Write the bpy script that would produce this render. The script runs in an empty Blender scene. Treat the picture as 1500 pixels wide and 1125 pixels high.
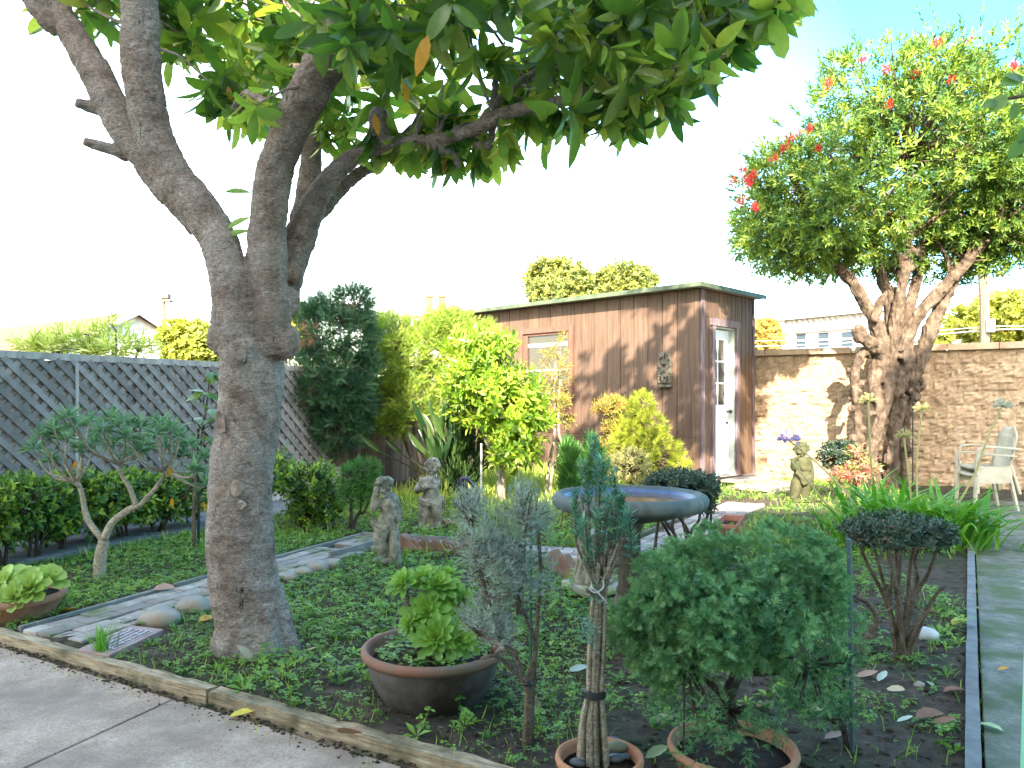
import bpy, math, random
import numpy as np
from mathutils import Vector, Matrix
from mathutils import noise as mnoise
R = random.Random(7)
NR = np.random.default_rng(11)
F = 1127.0; CH = 1.15; HV = 590.0
SC = bpy.context.scene
COL = SC.collection
def V3(*a): return np.array(a, float)
def P(u, v, Y): return V3((u-750)/F*Y, Y, CH-(v-HV)/F*Y)
def G(u, v, z=0.0):
    Y = F*(CH-z)/(v-HV); return P(u, v, Y)
def nz(v):
    v = np.asarray(v, float); return v/(np.linalg.norm(v, axis=-1, keepdims=True)+1e-12)
def fract_noise(p, s=1.0): return mnoise.noise(Vector(p)*s)

# ---------------------------------------------------------------- mesh builder
ORG = {}
class MB:
    def __init__(s): s.v=[]; s.i=[]; s.c=[]; s.r=[]; s.n=0
    def add(s, V, faces, rnd=0.5):
        V = np.asarray(V, float).reshape(-1,3)
        idx = np.array([k for f in faces for k in f], np.int64)+s.n
        s.v.append(V); s.i.append(idx); s.c.append(np.array([len(f) for f in faces], np.int64))
        s.r.append(np.full(len(V), rnd) if np.isscalar(rnd) else np.asarray(rnd, float)); s.n += len(V)
        return s
    def inst(s, T, pos, axis, nrm, size, rnd=None, wid=None):
        """copies of a leaf template: y of the template along axis, z along nrm"""
        tv, tf = T
        pos = np.asarray(pos, float); N = len(pos)
        if N == 0: return s
        y = nz(axis); x = nz(np.cross(y, nrm)); z = np.cross(x, y)
        size = np.broadcast_to(np.asarray(size, float), (N,))
        w = size if wid is None else size*wid
        W = (pos[:,None,:] + (tv[None,:,0]*w[:,None])[:,:,None]*x[:,None,:]
             + (tv[None,:,1]*size[:,None])[:,:,None]*y[:,None,:]
             + (tv[None,:,2]*size[:,None])[:,:,None]*z[:,None,:])
        k = len(tv)
        flat = np.array([q for f in tf for q in f], np.int64); cnt = np.array([len(f) for f in tf], np.int64)
        idx = (flat[None,:] + (np.arange(N)*k)[:,None]).ravel() + s.n
        if rnd is None: rnd = NR.random(N)
        s.v.append(W.reshape(-1,3)); s.i.append(idx); s.c.append(np.tile(cnt, N))
        s.r.append(np.repeat(rnd, k)); s.n += N*k
        return s
    def box(s, c, size, rz=0.0, M=None, rnd=0.5):
        h = np.asarray(size, float)/2
        V = np.array([[a,b,d] for a in (-1,1) for b in (-1,1) for d in (-1,1)], float)*h
        if M is None:
            ca, sa = math.cos(rz), math.sin(rz)
            V = np.stack([V[:,0]*ca-V[:,1]*sa, V[:,0]*sa+V[:,1]*ca, V[:,2]], 1)
        else: V = V @ np.asarray(M, float).T
        return s.add(V+np.asarray(c, float), [(0,1,3,2),(4,6,7,5),(0,4,5,1),(2,3,7,6),(0,2,6,4),(1,5,7,3)], rnd)
    def slab(s, p, q, w, h, up=(0,0,1), rnd=0.5, jit=0.0, seg=1, off=0.0):
        """bar from p to q, w wide, h thick along up"""
        p = np.asarray(p, float); q = np.asarray(q, float)
        d = nz(q-p); sd = nz(np.cross(d, up)); n = np.cross(sd, d)
        V = []
        for k in range(seg+1):
            o = p+(q-p)*k/seg
            for a, b in ((-1,-1),(1,-1),(1,1),(-1,1)):
                j = NR.normal(0, jit, 3) if jit else 0
                V.append(o+sd*a*w/2+n*b*h/2+n*off+j)
        Fc = [(3,2,1,0), tuple(4*seg+k for k in (0,1,2,3))]
        for k in range(seg):
            for m in range(4):
                a = 4*k+m; b = 4*k+(m+1)%4; Fc.append((a, b, b+4, a+4))
        return s.add(V, Fc, rnd)
    def prism(s, poly, z0, z1, rnd=0.5):
        n = len(poly)
        ar = sum(poly[i][0]*poly[(i+1)%n][1]-poly[(i+1)%n][0]*poly[i][1] for i in range(n))
        if ar < 0: poly = poly[::-1]
        V = [(x,y,z0) for x,y in poly]+[(x,y,z1) for x,y in poly]
        Fc = [tuple(range(n-1,-1,-1)), tuple(range(n,2*n))]+[(i,(i+1)%n,n+(i+1)%n,n+i) for i in range(n)]
        return s.add(V, Fc, rnd)
    def tube(s, pts, rad, seg=8, sm=0, wob=0.0, wf=3.0, rnd=0.5, ell=1.0):
        pts = [np.asarray(p, float) for p in pts]
        rad = list(rad) if hasattr(rad, '__len__') else [rad]*len(pts)
        if sm:
            np_, nr = [], []
            n = len(pts)
            for i in range(n-1):
                p0 = pts[max(i-1,0)]; p1 = pts[i]; p2 = pts[i+1]; p3 = pts[min(i+2,n-1)]
                for k in range(sm):
                    t = k/sm
                    np_.append(.5*((2*p1)+(-p0+p2)*t+(2*p0-5*p1+4*p2-p3)*t*t+(-p0+3*p1-3*p2+p3)*t**3))
                    nr.append(rad[i]+(rad[i+1]-rad[i])*t)
            np_.append(pts[-1]); nr.append(rad[-1]); pts, rad = np_, nr
        A = np.array(pts); n = len(A)
        T = nz(np.gradient(A, axis=0))
        ref = V3(0,0,1) if abs(T[0][2]) < .9 else V3(1,0,0)
        u = nz(np.cross(T[0], ref))
        V = []
        ang = np.arange(seg)*2*math.pi/seg
        for i in range(n):
            u = nz(u-T[i]*np.dot(u, T[i])); w = np.cross(T[i], u)
            ring = A[i]+(np.cos(ang)[:,None]*u+np.sin(ang)[:,None]*w*ell)*rad[i]
            if wob:
                for q in range(seg):
                    d = fract_noise(ring[q], wf/max(rad[i],.004)*.35)
                    ring[q] = A[i]+(ring[q]-A[i])*(1+wob*d)
            V.append(ring)
        V = np.concatenate(V+[A[:1]-T[:1]*rad[0]*.3, A[-1:]+T[-1:]*rad[-1]*.3])
        Fc = []
        for i in range(n-1):
            for q in range(seg):
                a = i*seg+q; b = i*seg+(q+1)%seg
                Fc.append((a, b, b+seg, a+seg))
        for q in range(seg):
            Fc.append(((q+1)%seg, q, n*seg)); Fc.append(((n-1)*seg+q, (n-1)*seg+(q+1)%seg, n*seg+1))
        return s.add(V, Fc, rnd)
    def lathe(s, prof, c, seg=32, rip=None, rnd=0.5, caps=(1,1)):
        c = np.asarray(c, float); n = len(prof); V = []
        for j, (r, z) in enumerate(prof):
            for q in range(seg):
                a = 2*math.pi*q/seg; rr = r*(1+(rip(a, j) if rip else 0))
                V.append(c+V3(rr*math.cos(a), rr*math.sin(a), z))
        Fc = [(j*seg+q, j*seg+(q+1)%seg, (j+1)*seg+(q+1)%seg, (j+1)*seg+q) for j in range(n-1) for q in range(seg)]
        if caps[0] and prof[0][0] > 1e-5: Fc.append(tuple(range(seg-1,-1,-1)))
        if caps[1] and prof[-1][0] > 1e-5: Fc.append(tuple((n-1)*seg+q for q in range(seg)))
        return s.add(V, Fc, rnd)
    def ell(s, c, r, nu=16, nv=10, Mr=None, wob=0.0, wf=2.0, rnd=0.5):
        r = np.broadcast_to(np.asarray(r, float), (3,)); V = [[0,0,-1.]]
        for j in range(1, nv):
            t = -math.pi/2+math.pi*j/nv
            for q in range(nu):
                a = 2*math.pi*q/nu; V.append([math.cos(t)*math.cos(a), math.cos(t)*math.sin(a), math.sin(t)])
        V.append([0,0,1.]); V = np.array(V)
        if wob:
            o = NR.random(3)*50
            V = V*np.array([1+wob*fract_noise(v*wf+o) for v in V])[:,None]
        V = V*r
        if Mr is not None: V = V @ np.asarray(Mr, float).T
        Fc = [(0, 1+(q+1)%nu, 1+q) for q in range(nu)]
        for j in range(nv-2):
            for q in range(nu):
                a = 1+j*nu+q; b = 1+j*nu+(q+1)%nu; Fc.append((a, b, b+nu, a+nu))
        e = len(V)-1; o = 1+(nv-2)*nu
        Fc += [(o+q, o+(q+1)%nu, e) for q in range(nu)]
        return s.add(V+np.asarray(c, float), Fc, rnd)
    def mesh(s, name, org=(0,0,0), smooth=False):
        V = np.concatenate(s.v)-np.asarray(org, float); I = np.concatenate(s.i); C = np.concatenate(s.c); Rn = np.concatenate(s.r)
        me = bpy.data.meshes.new(name)
        me.vertices.add(len(V)); me.vertices.foreach_set('co', V.astype(np.float32).ravel())
        me.loops.add(len(I)); me.loops.foreach_set('vertex_index', I.astype(np.int32))
        me.polygons.add(len(C)); me.polygons.foreach_set('loop_start', np.concatenate([[0], np.cumsum(C)[:-1]]).astype(np.int32))
        me.polygons.foreach_set('use_smooth', np.full(len(C), bool(smooth)))
        at = me.attributes.new('rnd', 'FLOAT', 'POINT'); at.data.foreach_set('value', Rn.astype(np.float32))
        me.update(calc_edges=True); me.validate()
        return me
    def build(s, name, mat, parent=None, smooth=False, bevel=0.0, pos=None):
        pw = ORG[parent.name] if parent is not None else V3(0,0,0)
        og = pw if pos is None else np.asarray(pos, float)
        o = bpy.data.objects.new(name, s.mesh(name, og, smooth)); COL.objects.link(o)
        if parent is not None: o.parent = parent
        o.location = tuple(og-pw); ORG[o.name] = og
        o.data.materials.append(mat)
        if bevel:
            b = o.modifiers.new('b', 'BEVEL'); b.width = bevel; b.segments = 2; b.limit_method = 'ANGLE'; b.angle_limit = math.radians(40)
        return o
    def solid(s, name, mat, parent=None, voxel=.006, it=3, pos=None):
        """overlapping closed pieces fused to one continuous surface"""
        o = s.build(name, mat, parent, True, pos=pos)
        r = o.modifiers.new('r', 'REMESH'); r.mode = 'VOXEL'; r.voxel_size = voxel; r.use_smooth_shade = True
        if it:
            k = o.modifiers.new('k', 'SMOOTH'); k.factor = .5; k.iterations = it
        dg = bpy.context.evaluated_depsgraph_get(); dg.update()
        me = bpy.data.meshes.new_from_object(o.evaluated_get(dg)); old = o.data
        o.modifiers.clear(); o.data = me; bpy.data.meshes.remove(old)
        if not me.materials: me.materials.append(mat)
        return o
def rough(o, layers):
    """real relief: push the surface in and out along its normals; layers = (amplitude, (fx,fy,fz), ridged)"""
    me = o.data; n = len(me.vertices); co = np.empty(n*3, np.float32); me.vertices.foreach_get('co', co); co = co.reshape(-1,3)
    nr = np.empty(n*3, np.float32); me.vertices.foreach_get('normal', nr); nr = nr.reshape(-1,3); d = np.zeros(n)
    for amp, fr, rg in layers:
        q = co*np.array(fr); v = np.array([mnoise.noise(Vector(p)) for p in q]); d += amp*((.5-np.abs(v)*1.6) if rg else v)
    co = co+nr*d[:,None]; me.vertices.foreach_set('co', co.astype(np.float32).ravel()); me.update()
def thing(name, loc, label, cat, group=None):
    o = bpy.data.objects.new(name, None); COL.objects.link(o); o.location = tuple(loc); o.empty_display_size = .1
    ORG[o.name] = np.asarray(loc, float); tag(o, label, cat, group); return o
def tag(o, label, cat, group=None):
    o['label'] = label; o['category'] = cat
    if group: o['group'] = group
    return o
def struct(o, kind='structure', label=None, cat=None):
    o['kind'] = kind
    if label: o['label'] = label
    if cat: o['category'] = cat
    return o

# ---------------------------------------------------------------- leaf templates (x wide, y long, z normal)
def T_oval(w=.2, fold=.05, droop=.18, rows=(.22,.5,.8), prof=(.72,1.,.62)):
    V = [[0,0,0]]; Fc = []
    for t, k in zip(rows, prof):
        z = -droop*t*t
        V += [[-w*k, t, z+fold*k], [0, t, z], [w*k, t, z+fold*k]]
    V.append([0, 1, -droop]); n = len(rows)
    Fc += [(0,2,1),(0,3,2)]
    for j in range(n-1):
        a = 1+3*j; Fc += [(a,a+1,a+4,a+3),(a+1,a+2,a+5,a+4)]
    a = 1+3*(n-1); e = len(V)-1; Fc += [(a,a+1,e),(a+1,a+2,e)]
    return np.array(V, float), Fc
def T_lance(w=.14, fold=.04, droop=.08, t=.45):
    return np.array([[0,0,0],[-w,t,fold],[0,1,-droop],[w,t,fold],[0,t,-droop*.3]], float), [(0,4,2,1),(0,3,2,4)]
def T_blade(w=.03, bend=1.0, seg=6):
    V = []; Fc = []; y = z = 0; a = 0
    for k in range(seg+1):
        t = k/seg; ww = w*(1-.15*t) if t < .6 else w*max(.04, (1-t)/.4*.91)
        V += [[-ww, y, z+.25*ww], [0, y, z], [ww, y, z+.25*ww]]
        a = bend*t**1.5; y += math.cos(a)/seg; z -= math.sin(a)/seg
    for k in range(seg):
        q = 3*k; Fc += [(q,q+1,q+4,q+3),(q+1,q+2,q+5,q+4)]
    return np.array(V, float), Fc
def T_spray(n=4, w=.07, ang=.7, L=.42):
    V = [[0,0,0],[-w*.7,.5,.01],[0,1,-.08],[w*.7,.5,.01]]; Fc = [(0,3,2,1)]
    for k in range(n):
        t = .15+.65*k/(n-1)
        for sg in (-1,1):
            b = len(V); l = L*(1-.55*t); dx = sg*math.sin(ang); dy = math.cos(ang)
            V += [[0,t,-.08*t*t],[dx*l*.5-dy*w*.6*sg*-1*.5, t+dy*l*.5+w*.55, .03],[dx*l, t+dy*l, -.04],[dx*l*.5+dy*w*.6*sg*-1*.5*-1, t+dy*l*.5-w*.55, .03]]
            Fc.append((b,b+1,b+2,b+3))
    return np.array(V, float), Fc
def T_clover(h=1.0):
    V = [[0.03,0,0],[-.03,0,0],[0,h,0]]; Fc = [(0,1,2)]
    for k in range(3):
        a = 2*math.pi*k/3+.3; b = len(V); l = .5; w = .24
        dx, dz = math.cos(a), math.sin(a)
        V += [[0,h,0],[dx*l*.62-dz*w, h+.04, dz*l*.62+dx*w],[dx*l, h-.03, dz*l],[dx*l*.62+dz*w, h+.04, dz*l*.62-dx*w]]
        Fc.append((b,b+1,b+2,b+3))
    return np.array(V, float), Fc
OVAL = T_oval(.17, .03, .2); OVALW = T_oval(.27, .05, .12); OVALS = T_oval(.24, .05, .1, (.3,.65), (.85,.95))
LANCE = T_lance(); SPRAY = T_spray(); NEED = T_lance(.07, .02, .03); CLOV = T_clover()

def blob_pts(blobs, n, shell=.5, gap=0.0, gs=2.2, flat=None):
    """points spread through a union of ellipsoids, shell-biased, with noisy gaps"""
    w = np.array([np.prod(np.asarray(b[1]))**.67 for b in blobs]); w /= w.sum()
    out, nrm = [], []
    off = NR.random(3)*100
    tries = 0
    while len(out) < n and tries < 60*n:
        tries += 1
        b = blobs[NR.choice(len(blobs), p=w)]
        d = nz(NR.normal(size=3)); r = (shell+(1-shell)*NR.random()**.6)
        r *= 1+.18*mnoise.noise(Vector(d*2.3)+Vector(off))
        p = np.asarray(b[0])+d*np.asarray(b[1])*r
        if gap and mnoise.noise(Vector(p*gs)+Vector(off)) < gap-.55: continue
        out.append(p); nrm.append(d)
    return np.array(out), np.array(nrm)
def clumps(blobs, ncl, r, per, shell=.75, gap=.3, gs=3):
    """tufts of twigs sitting on the surface of the blobs, with dark gaps between them"""
    c, n = blob_pts(blobs, ncl, shell, gap, gs); P_, N_ = [], []
    for q, m in zip(c, n):
        rr = r*R.uniform(.6,1.35); k = int(per*R.uniform(.6,1.3)); d = nz(NR.normal(size=(k,3))+m*.8)
        P_.append(q+d*rr*NR.uniform(.55,1,(k,1))*V3(1,1,.8)); N_.append(nz(d+m*.5))
    return np.concatenate(P_), np.concatenate(N_)
def shoots(mb, T, pts, dirs, L, nl, size, ang=.9, rnd=None, szj=.3, wid=None, tw=.12):
    """nl leaves round every shoot of length L"""
    N = len(pts)
    if N == 0: return
    d = nz(dirs); ref = np.where(np.abs(d[:,2:3]) < .9, V3(0,0,1), V3(1,0,0)); a = nz(np.cross(d, ref)); b = np.cross(d, a)
    base = NR.random(N) if rnd is None else rnd
    for k in range(nl):
        t = (k+.5)/nl; th = 2.4*k+NR.random(N)*.7; A = ang*(1.15-.55*t)+NR.normal(0, .16, N)
        rad = np.cos(th)[:,None]*a+np.sin(th)[:,None]*b
        ax = d*np.cos(A)[:,None]+rad*np.sin(A)[:,None]
        nr = d*np.sin(A)[:,None]-rad*np.cos(A)[:,None]
        sz = size*(1+szj*NR.normal(0, .5, N)).clip(.45, 1.7)
        mb.inst(T, pts+d*(L*t)+NR.normal(0, .004, (N,3)), ax, nr+NR.normal(0, .25, (N,3)), sz, np.clip(base+NR.normal(0, tw, N), 0, 1), wid)
def twigs(mb, skel, pts, r0=.012, frac=1.0, sag=.08, seg=5):
    S = np.array([q for q in skel])
    for p in pts:
        if R.random() > frac: continue
        d = np.linalg.norm(S-p, axis=1); q = S[np.argmin(d+NR.random(len(S))*.25*d.min())]
        L = np.linalg.norm(p-q)
        if L < .02: continue
        m = (p+q)/2+V3(0,0,sag*L)+NR.normal(0, .06*L, 3)
        mb.tube([q, m, p], [r0, r0*.7, r0*.35], seg, sm=3)
def line_pts(pts, n=8):
    pts = [np.asarray(p, float) for p in pts]; o = []
    for a, b in zip(pts[:-1], pts[1:]):
        o += [a+(b-a)*k/n for k in range(n)]
    return o+[pts[-1]]

# ---------------------------------------------------------------- materials
def _nt(name):
    m = bpy.data.materials.new(name); m.use_nodes = True; nt = m.node_tree; nt.nodes.clear()
    out = nt.nodes.new('ShaderNodeOutputMaterial'); b = nt.nodes.new('ShaderNodeBsdfPrincipled')
    nt.links.new(b.outputs[0], out.inputs[0]); return m, nt, b, out
def ramp(nt, fac, cols, lo=.3, hi=.7):
    r = nt.nodes.new('ShaderNodeValToRGB'); e = r.color_ramp.elements; n = len(cols)
    while len(e) < n: e.new(.5)
    for k, c in enumerate(cols):
        e[k].position = lo+(hi-lo)*k/max(1, n-1); e[k].color = (*c[:3], 1)
    nt.links.new(fac, r.inputs[0]); return r.outputs[0]
def coords(nt, st=(1,1,1), kind='Object', rot=0.0):
    t = nt.nodes.new('ShaderNodeTexCoord'); m = nt.nodes.new('ShaderNodeMapping'); m.inputs['Scale'].default_value = st
    if rot:
        r = nt.nodes.new('ShaderNodeMapping'); r.inputs['Rotation'].default_value = (0,0,rot); nt.links.new(t.outputs[kind], r.inputs[0]); nt.links.new(r.outputs[0], m.inputs[0])
    else: nt.links.new(t.outputs[kind], m.inputs[0])
    return m.outputs[0]
def noise(nt, co, sc, det=6, ro=.6, dist=0):
    n = nt.nodes.new('ShaderNodeTexNoise'); n.inputs['Scale'].default_value = sc; n.inputs['Detail'].default_value = det
    n.inputs['Roughness'].default_value = ro; n.inputs['Distortion'].default_value = dist; nt.links.new(co, n.inputs['Vector']); return n.outputs['Fac']
def mix(nt, fac, a, b, mode='MIX'):
    x = nt.nodes.new('ShaderNodeMix'); x.data_type = 'RGBA'; x.blend_type = mode
    for s, k in ((fac, 0), (a, 6), (b, 7)):
        if hasattr(s, 'default_value') or hasattr(s, 'is_linked'): nt.links.new(s, x.inputs[k])
        else: x.inputs[k].default_value = s if k == 0 else (*s[:3], 1)
    return x.outputs[2]
def bump(nt, h, b, st=.4, dist=.01, prev=None):
    k = nt.nodes.new('ShaderNodeBump'); k.inputs['Strength'].default_value = st; k.inputs['Distance'].default_value = dist
    nt.links.new(h, k.inputs['Height'])
    if prev is not None: nt.links.new(prev, k.inputs['Normal'])
    nt.links.new(k.outputs[0], b.inputs['Normal']); return k.outputs[0]
def M(name, cols, sc=5, rough=.8, bs=.4, bsc=None, bd=.01, st=(1,1,1), spec=.3, blot=None, blsc=1.5, bll=(.45,.65), rv=0.0, det=8, lo=.3, hi=.7, rot=0.0, fine=0.0, fsc=150):
    """noise-coloured surface with bump; blot = (colour) of larger stains; rv = per-piece value variation"""
    m, nt, b, out = _nt(name); co = coords(nt, st, rot=rot)
    c = ramp(nt, noise(nt, co, sc, det), cols, lo, hi)
    if fine: c = finemul(nt, c, co, fsc, fine)
    if blot is not None:
        f = nt.nodes.new('ShaderNodeMapRange'); f.inputs[1].default_value, f.inputs[2].default_value = bll
        nt.links.new(noise(nt, coords(nt), blsc, 7, .62), f.inputs[0]); c = mix(nt, f.outputs[0], c, blot)
    if rv:
        a = nt.nodes.new('ShaderNodeAttribute'); a.attribute_name = 'rnd'
        h = nt.nodes.new('ShaderNodeHueSaturation'); f = nt.nodes.new('ShaderNodeMapRange')
        f.inputs[3].default_value = 1-rv; f.inputs[4].default_value = 1+rv; nt.links.new(a.outputs['Fac'], f.inputs[0])
        nt.links.new(f.outputs[0], h.inputs['Value']); nt.links.new(c, h.inputs['Color']); c = h.outputs[0]
    nt.links.new(c, b.inputs['Base Color']); b.inputs['Roughness'].default_value = rough; b.inputs['Specular IOR Level'].default_value = spec
    if bs: bump(nt, noise(nt, co, bsc or sc*4, 8, .65), b, bs, bd)
    return m
def finemul(nt, c, co, sc, amt):
    h = nt.nodes.new('ShaderNodeHueSaturation'); f = nt.nodes.new('ShaderNodeMapRange'); f.inputs[1].default_value, f.inputs[2].default_value = .3, .7
    f.inputs[3].default_value = 1-amt; f.inputs[4].default_value = 1+amt; nt.links.new(noise(nt, co, sc, 5, .7), f.inputs[0])
    nt.links.new(f.outputs[0], h.inputs['Value']); nt.links.new(c, h.inputs['Color']); return h.outputs[0]
def LEAF(name, cols, rough=.45, tr=.3, spec=.4, trc=1.6):
    m, nt, b, out = _nt(name)
    a = nt.nodes.new('ShaderNodeAttribute'); a.attribute_name = 'rnd'
    c = ramp(nt, a.outputs['Fac'], cols, 0.0, 1.0)
    n = noise(nt, coords(nt), 35, 3); h = nt.nodes.new('ShaderNodeHueSaturation'); f = nt.nodes.new('ShaderNodeMapRange')
    f.inputs[3].default_value = .72; f.inputs[4].default_value = 1.28; nt.links.new(n, f.inputs[0]); nt.links.new(f.outputs[0], h.inputs['Value']); nt.links.new(c, h.inputs['Color'])
    c = h.outputs[0]
    nt.links.new(c, b.inputs['Base Color']); b.inputs['Roughness'].default_value = rough; b.inputs['Specular IOR Level'].default_value = spec
    t = nt.nodes.new('ShaderNodeBsdfTranslucent'); g = nt.nodes.new('ShaderNodeMix'); g.data_type = 'RGBA'; g.blend_type = 'MULTIPLY'
    g.inputs[0].default_value = 1; nt.links.new(c, g.inputs[6]); g.inputs[7].default_value = (trc*1.15, trc*1.1, trc*.5, 1)
    nt.links.new(g.outputs[2], t.inputs[0]); x = nt.nodes.new('ShaderNodeMixShader'); x.inputs[0].default_value = tr
    nt.links.new(b.outputs[0], x.inputs[1]); nt.links.new(t.outputs[0], x.inputs[2]); nt.links.new(x.outputs[0], out.inputs[0])
    return m
def PLAIN(name, col, rough=.5, spec=.4, metal=0.0, bs=.08, var=.12):
    a = [c*(1-var) for c in col]; z = [min(1, c*(1+var)) for c in col]
    m = M(name, [a, z], 9, rough, bs, 60, .003, spec=spec)
    m.node_tree.nodes['Principled BSDF'].inputs['Metallic'].default_value = metal
    return m
# ================================================================ camera, sky, sun
cam = bpy.data.cameras.new('camera'); co_ = bpy.data.objects.new('camera', cam); COL.objects.link(co_)
co_.location = (0,0,CH); co_.rotation_euler = (math.radians(90),0,0)
cam.sensor_width = 36; cam.lens = 36*F/1500; cam.shift_y = (HV-562.5)/1500; cam.clip_start = .05; cam.clip_end = 3000
SC.camera = co_
EL = math.radians(35); AZ = math.radians(6)                       # the sun stands behind the camera
sd = V3(-math.sin(AZ)*math.cos(EL), -math.cos(AZ)*math.cos(EL), math.sin(EL))
sl = bpy.data.lights.new('sun', 'SUN'); so = bpy.data.objects.new('sun', sl); COL.objects.link(so)
sl.energy = 2.0; sl.angle = math.radians(.5); sl.color = (1, .9, .74)
so.rotation_euler = Vector(sd).to_track_quat('Z', 'Y').to_euler(); so.location = (0,-20,30)
W = bpy.data.worlds.new('World'); SC.world = W; W.use_nodes = True
wn = W.node_tree; bg = wn.nodes['Background']; sky = wn.nodes.new('ShaderNodeTexSky'); sky.sky_type = 'NISHITA'
sky.sun_disc = False; sky.sun_elevation = EL; sky.sun_rotation = math.pi+AZ
sky.air_density = 1.0; sky.dust_density = 0.8; sky.ozone_density = 1.0; sky.altitude = 20
tn = wn.nodes.new('ShaderNodeMix'); tn.data_type = 'RGBA'; tn.blend_type = 'MULTIPLY'; tn.inputs[0].default_value = 1; 
tcw = wn.nodes.new('ShaderNodeTexCoord'); dt = wn.nodes.new('ShaderNodeVectorMath'); dt.operation = 'DOT_PRODUCT'; dt.inputs[1].default_value = (.7,.35,.65)
wn.links.new(tcw.outputs['Generated'], dt.inputs[0]); rw = wn.nodes.new('ShaderNodeValToRGB'); e = rw.color_ramp.elements                # hazy white low and left, clearer cyan blue up to the right
e[0].position = .5; e[0].color = (1,.86,.66,1); e[1].position = .82; e[1].color = (.16,.45,.52,1)
wn.links.new(dt.outputs['Value'], rw.inputs[0]); wn.links.new(rw.outputs[0], tn.inputs[7])
wn.links.new(sky.outputs[0], tn.inputs[6]); wn.links.new(tn.outputs[2], bg.inputs[0]); bg.inputs[1].default_value = .15
SC.view_settings.view_transform = 'Standard'; SC.view_settings.look = 'None'; SC.view_settings.exposure = 3.8; SC.view_settings.gamma = 1.0
SC.cycles.max_bounces = 8; SC.cycles.transparent_max_bounces = 8

# ================================================================ materials
m_soil = M('soil', [(.028,.02,.014),(.066,.047,.033),(.115,.083,.058)], 14, .95, .9, 60, .02, blot=(.03,.045,.014), blsc=2.2, bll=(.5,.66))
m_conc = M('patio_concrete', [(.295,.198,.145),(.378,.265,.20),(.44,.325,.255)], 9, .85, .4, 160, .004, blot=(.20,.145,.11), blsc=2.1, bll=(.42,.68), fine=.42, fsc=120)
m_walk = M('mossy_concrete', [(.10,.09,.072),(.17,.155,.13),(.25,.23,.195)], 8, fine=.35, fsc=90, rough=.75, bs=.35, bsc=90, bd=.004, blot=(.085,.10,.04), blsc=3.2, bll=(.45,.6))
m_strip = M('grey_concrete', [(.12,.12,.125),(.17,.17,.17),(.22,.215,.21)], 12, .85, .3, 90, .004)
m_brick = M('path_brick', [(.22,.17,.15),(.31,.255,.225),(.38,.325,.29)], 9, .9, .45, 70, .006, rv=.28, blot=(.10,.13,.04), blsc=3.0, bll=(.52,.68))
m_timber = M('timber', [(.17,.11,.065),(.38,.28,.18),(.55,.43,.29)], 5, .9, .9, 14, .01, st=(1.2,14,14), rot=math.radians(30), blot=(.10,.085,.045), blsc=3.5, bll=(.48,.66), fine=.35, fsc=12)
m_bender = M('edging_wood', [(.11,.10,.09),(.2,.19,.17),(.27,.25,.22)], 10, .9, .4, 60, .005)
m_fence = M('weathered_grey_wood', [(.22,.20,.185),(.33,.30,.28),(.44,.41,.38)], 4, .85, .5, 22, .004, st=(3,3,.5), rv=.32)
m_slat = M('lattice_grey_wood', [(.14,.125,.12),(.20,.18,.175),(.26,.24,.235)], 6, .85, .4, 40, .003, rv=.22)
m_dfence = M('brown_fence_wood', [(.06,.043,.033),(.11,.082,.064),(.16,.125,.10)], 4, .9, .5, 22, .004, st=(4,4,.4), rv=.35)
m_shed = M('brown_siding', [(.076,.045,.029),(.115,.070,.047),(.145,.092,.065)], 5, .75, .5, 30, .003, st=(5,5,.35), rv=.12, fine=.2, fsc=14, blot=(.115,.072,.054), blsc=1.6, bll=(.5,.75))
m_shedt = M('brown_trim', [(.10,.047,.032),(.14,.068,.048),(.17,.09,.066)], 6, .7, .3, 30, .002, st=(5,5,.5))
m_shedd = M('weathered_trim', [(.075,.045,.045),(.14,.10,.11),(.24,.20,.22)], 6, .8, .5, 30, .003, st=(8,8,.5))
m_gap = PLAIN('dark_gap', (.035,.02,.015), .9, .1)
m_roofe = M('roof_edge_metal', [(.05,.065,.04),(.08,.105,.06),(.13,.155,.1)], 5, .5, .15, 40, .002)
m_rooft = M('roof_felt', [(.25,.25,.25),(.4,.4,.4)], 8, .9, .3)
m_white = PLAIN('white_paint', (.5,.49,.46), .5, .4)
m_door = M('pale_blue_paint', [(.55,.63,.70),(.66,.73,.78)], 6, .5, .15, 40, .001)
m_jamb = M('jamb_paint', [(.42,.46,.40),(.6,.62,.55)], 8, .6, .2)
m_metal = PLAIN('dark_metal', (.06,.05,.045), .4, .5, .6)
m_black = PLAIN('black_plastic', (.015,.015,.017), .4, .5)
m_greenst = PLAIN('green_stake_coating', (.03,.10,.075), .45, .5)
m_greyst = PLAIN('grey_green_coating', (.07,.11,.12), .5, .5)
m_oldwood = M('old_grey_boards', [(.16,.13,.11),(.27,.23,.2),(.38,.33,.29)], 6, .9, .5, 30, .003, st=(2,2,6))
def glass(name, col, rough=.05):
    m, nt, b, out = _nt(name); b.inputs['Base Color'].default_value = (*col, 1); b.inputs['Roughness'].default_value = rough
    b.inputs['Specular IOR Level'].default_value = .35; return m
m_pane = glass('window_pane', (.055,.05,.042)); m_paned = glass('dark_pane', (.05,.055,.06)); m_paneb = glass('far_pane', (.035,.055,.075), .5)

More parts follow.
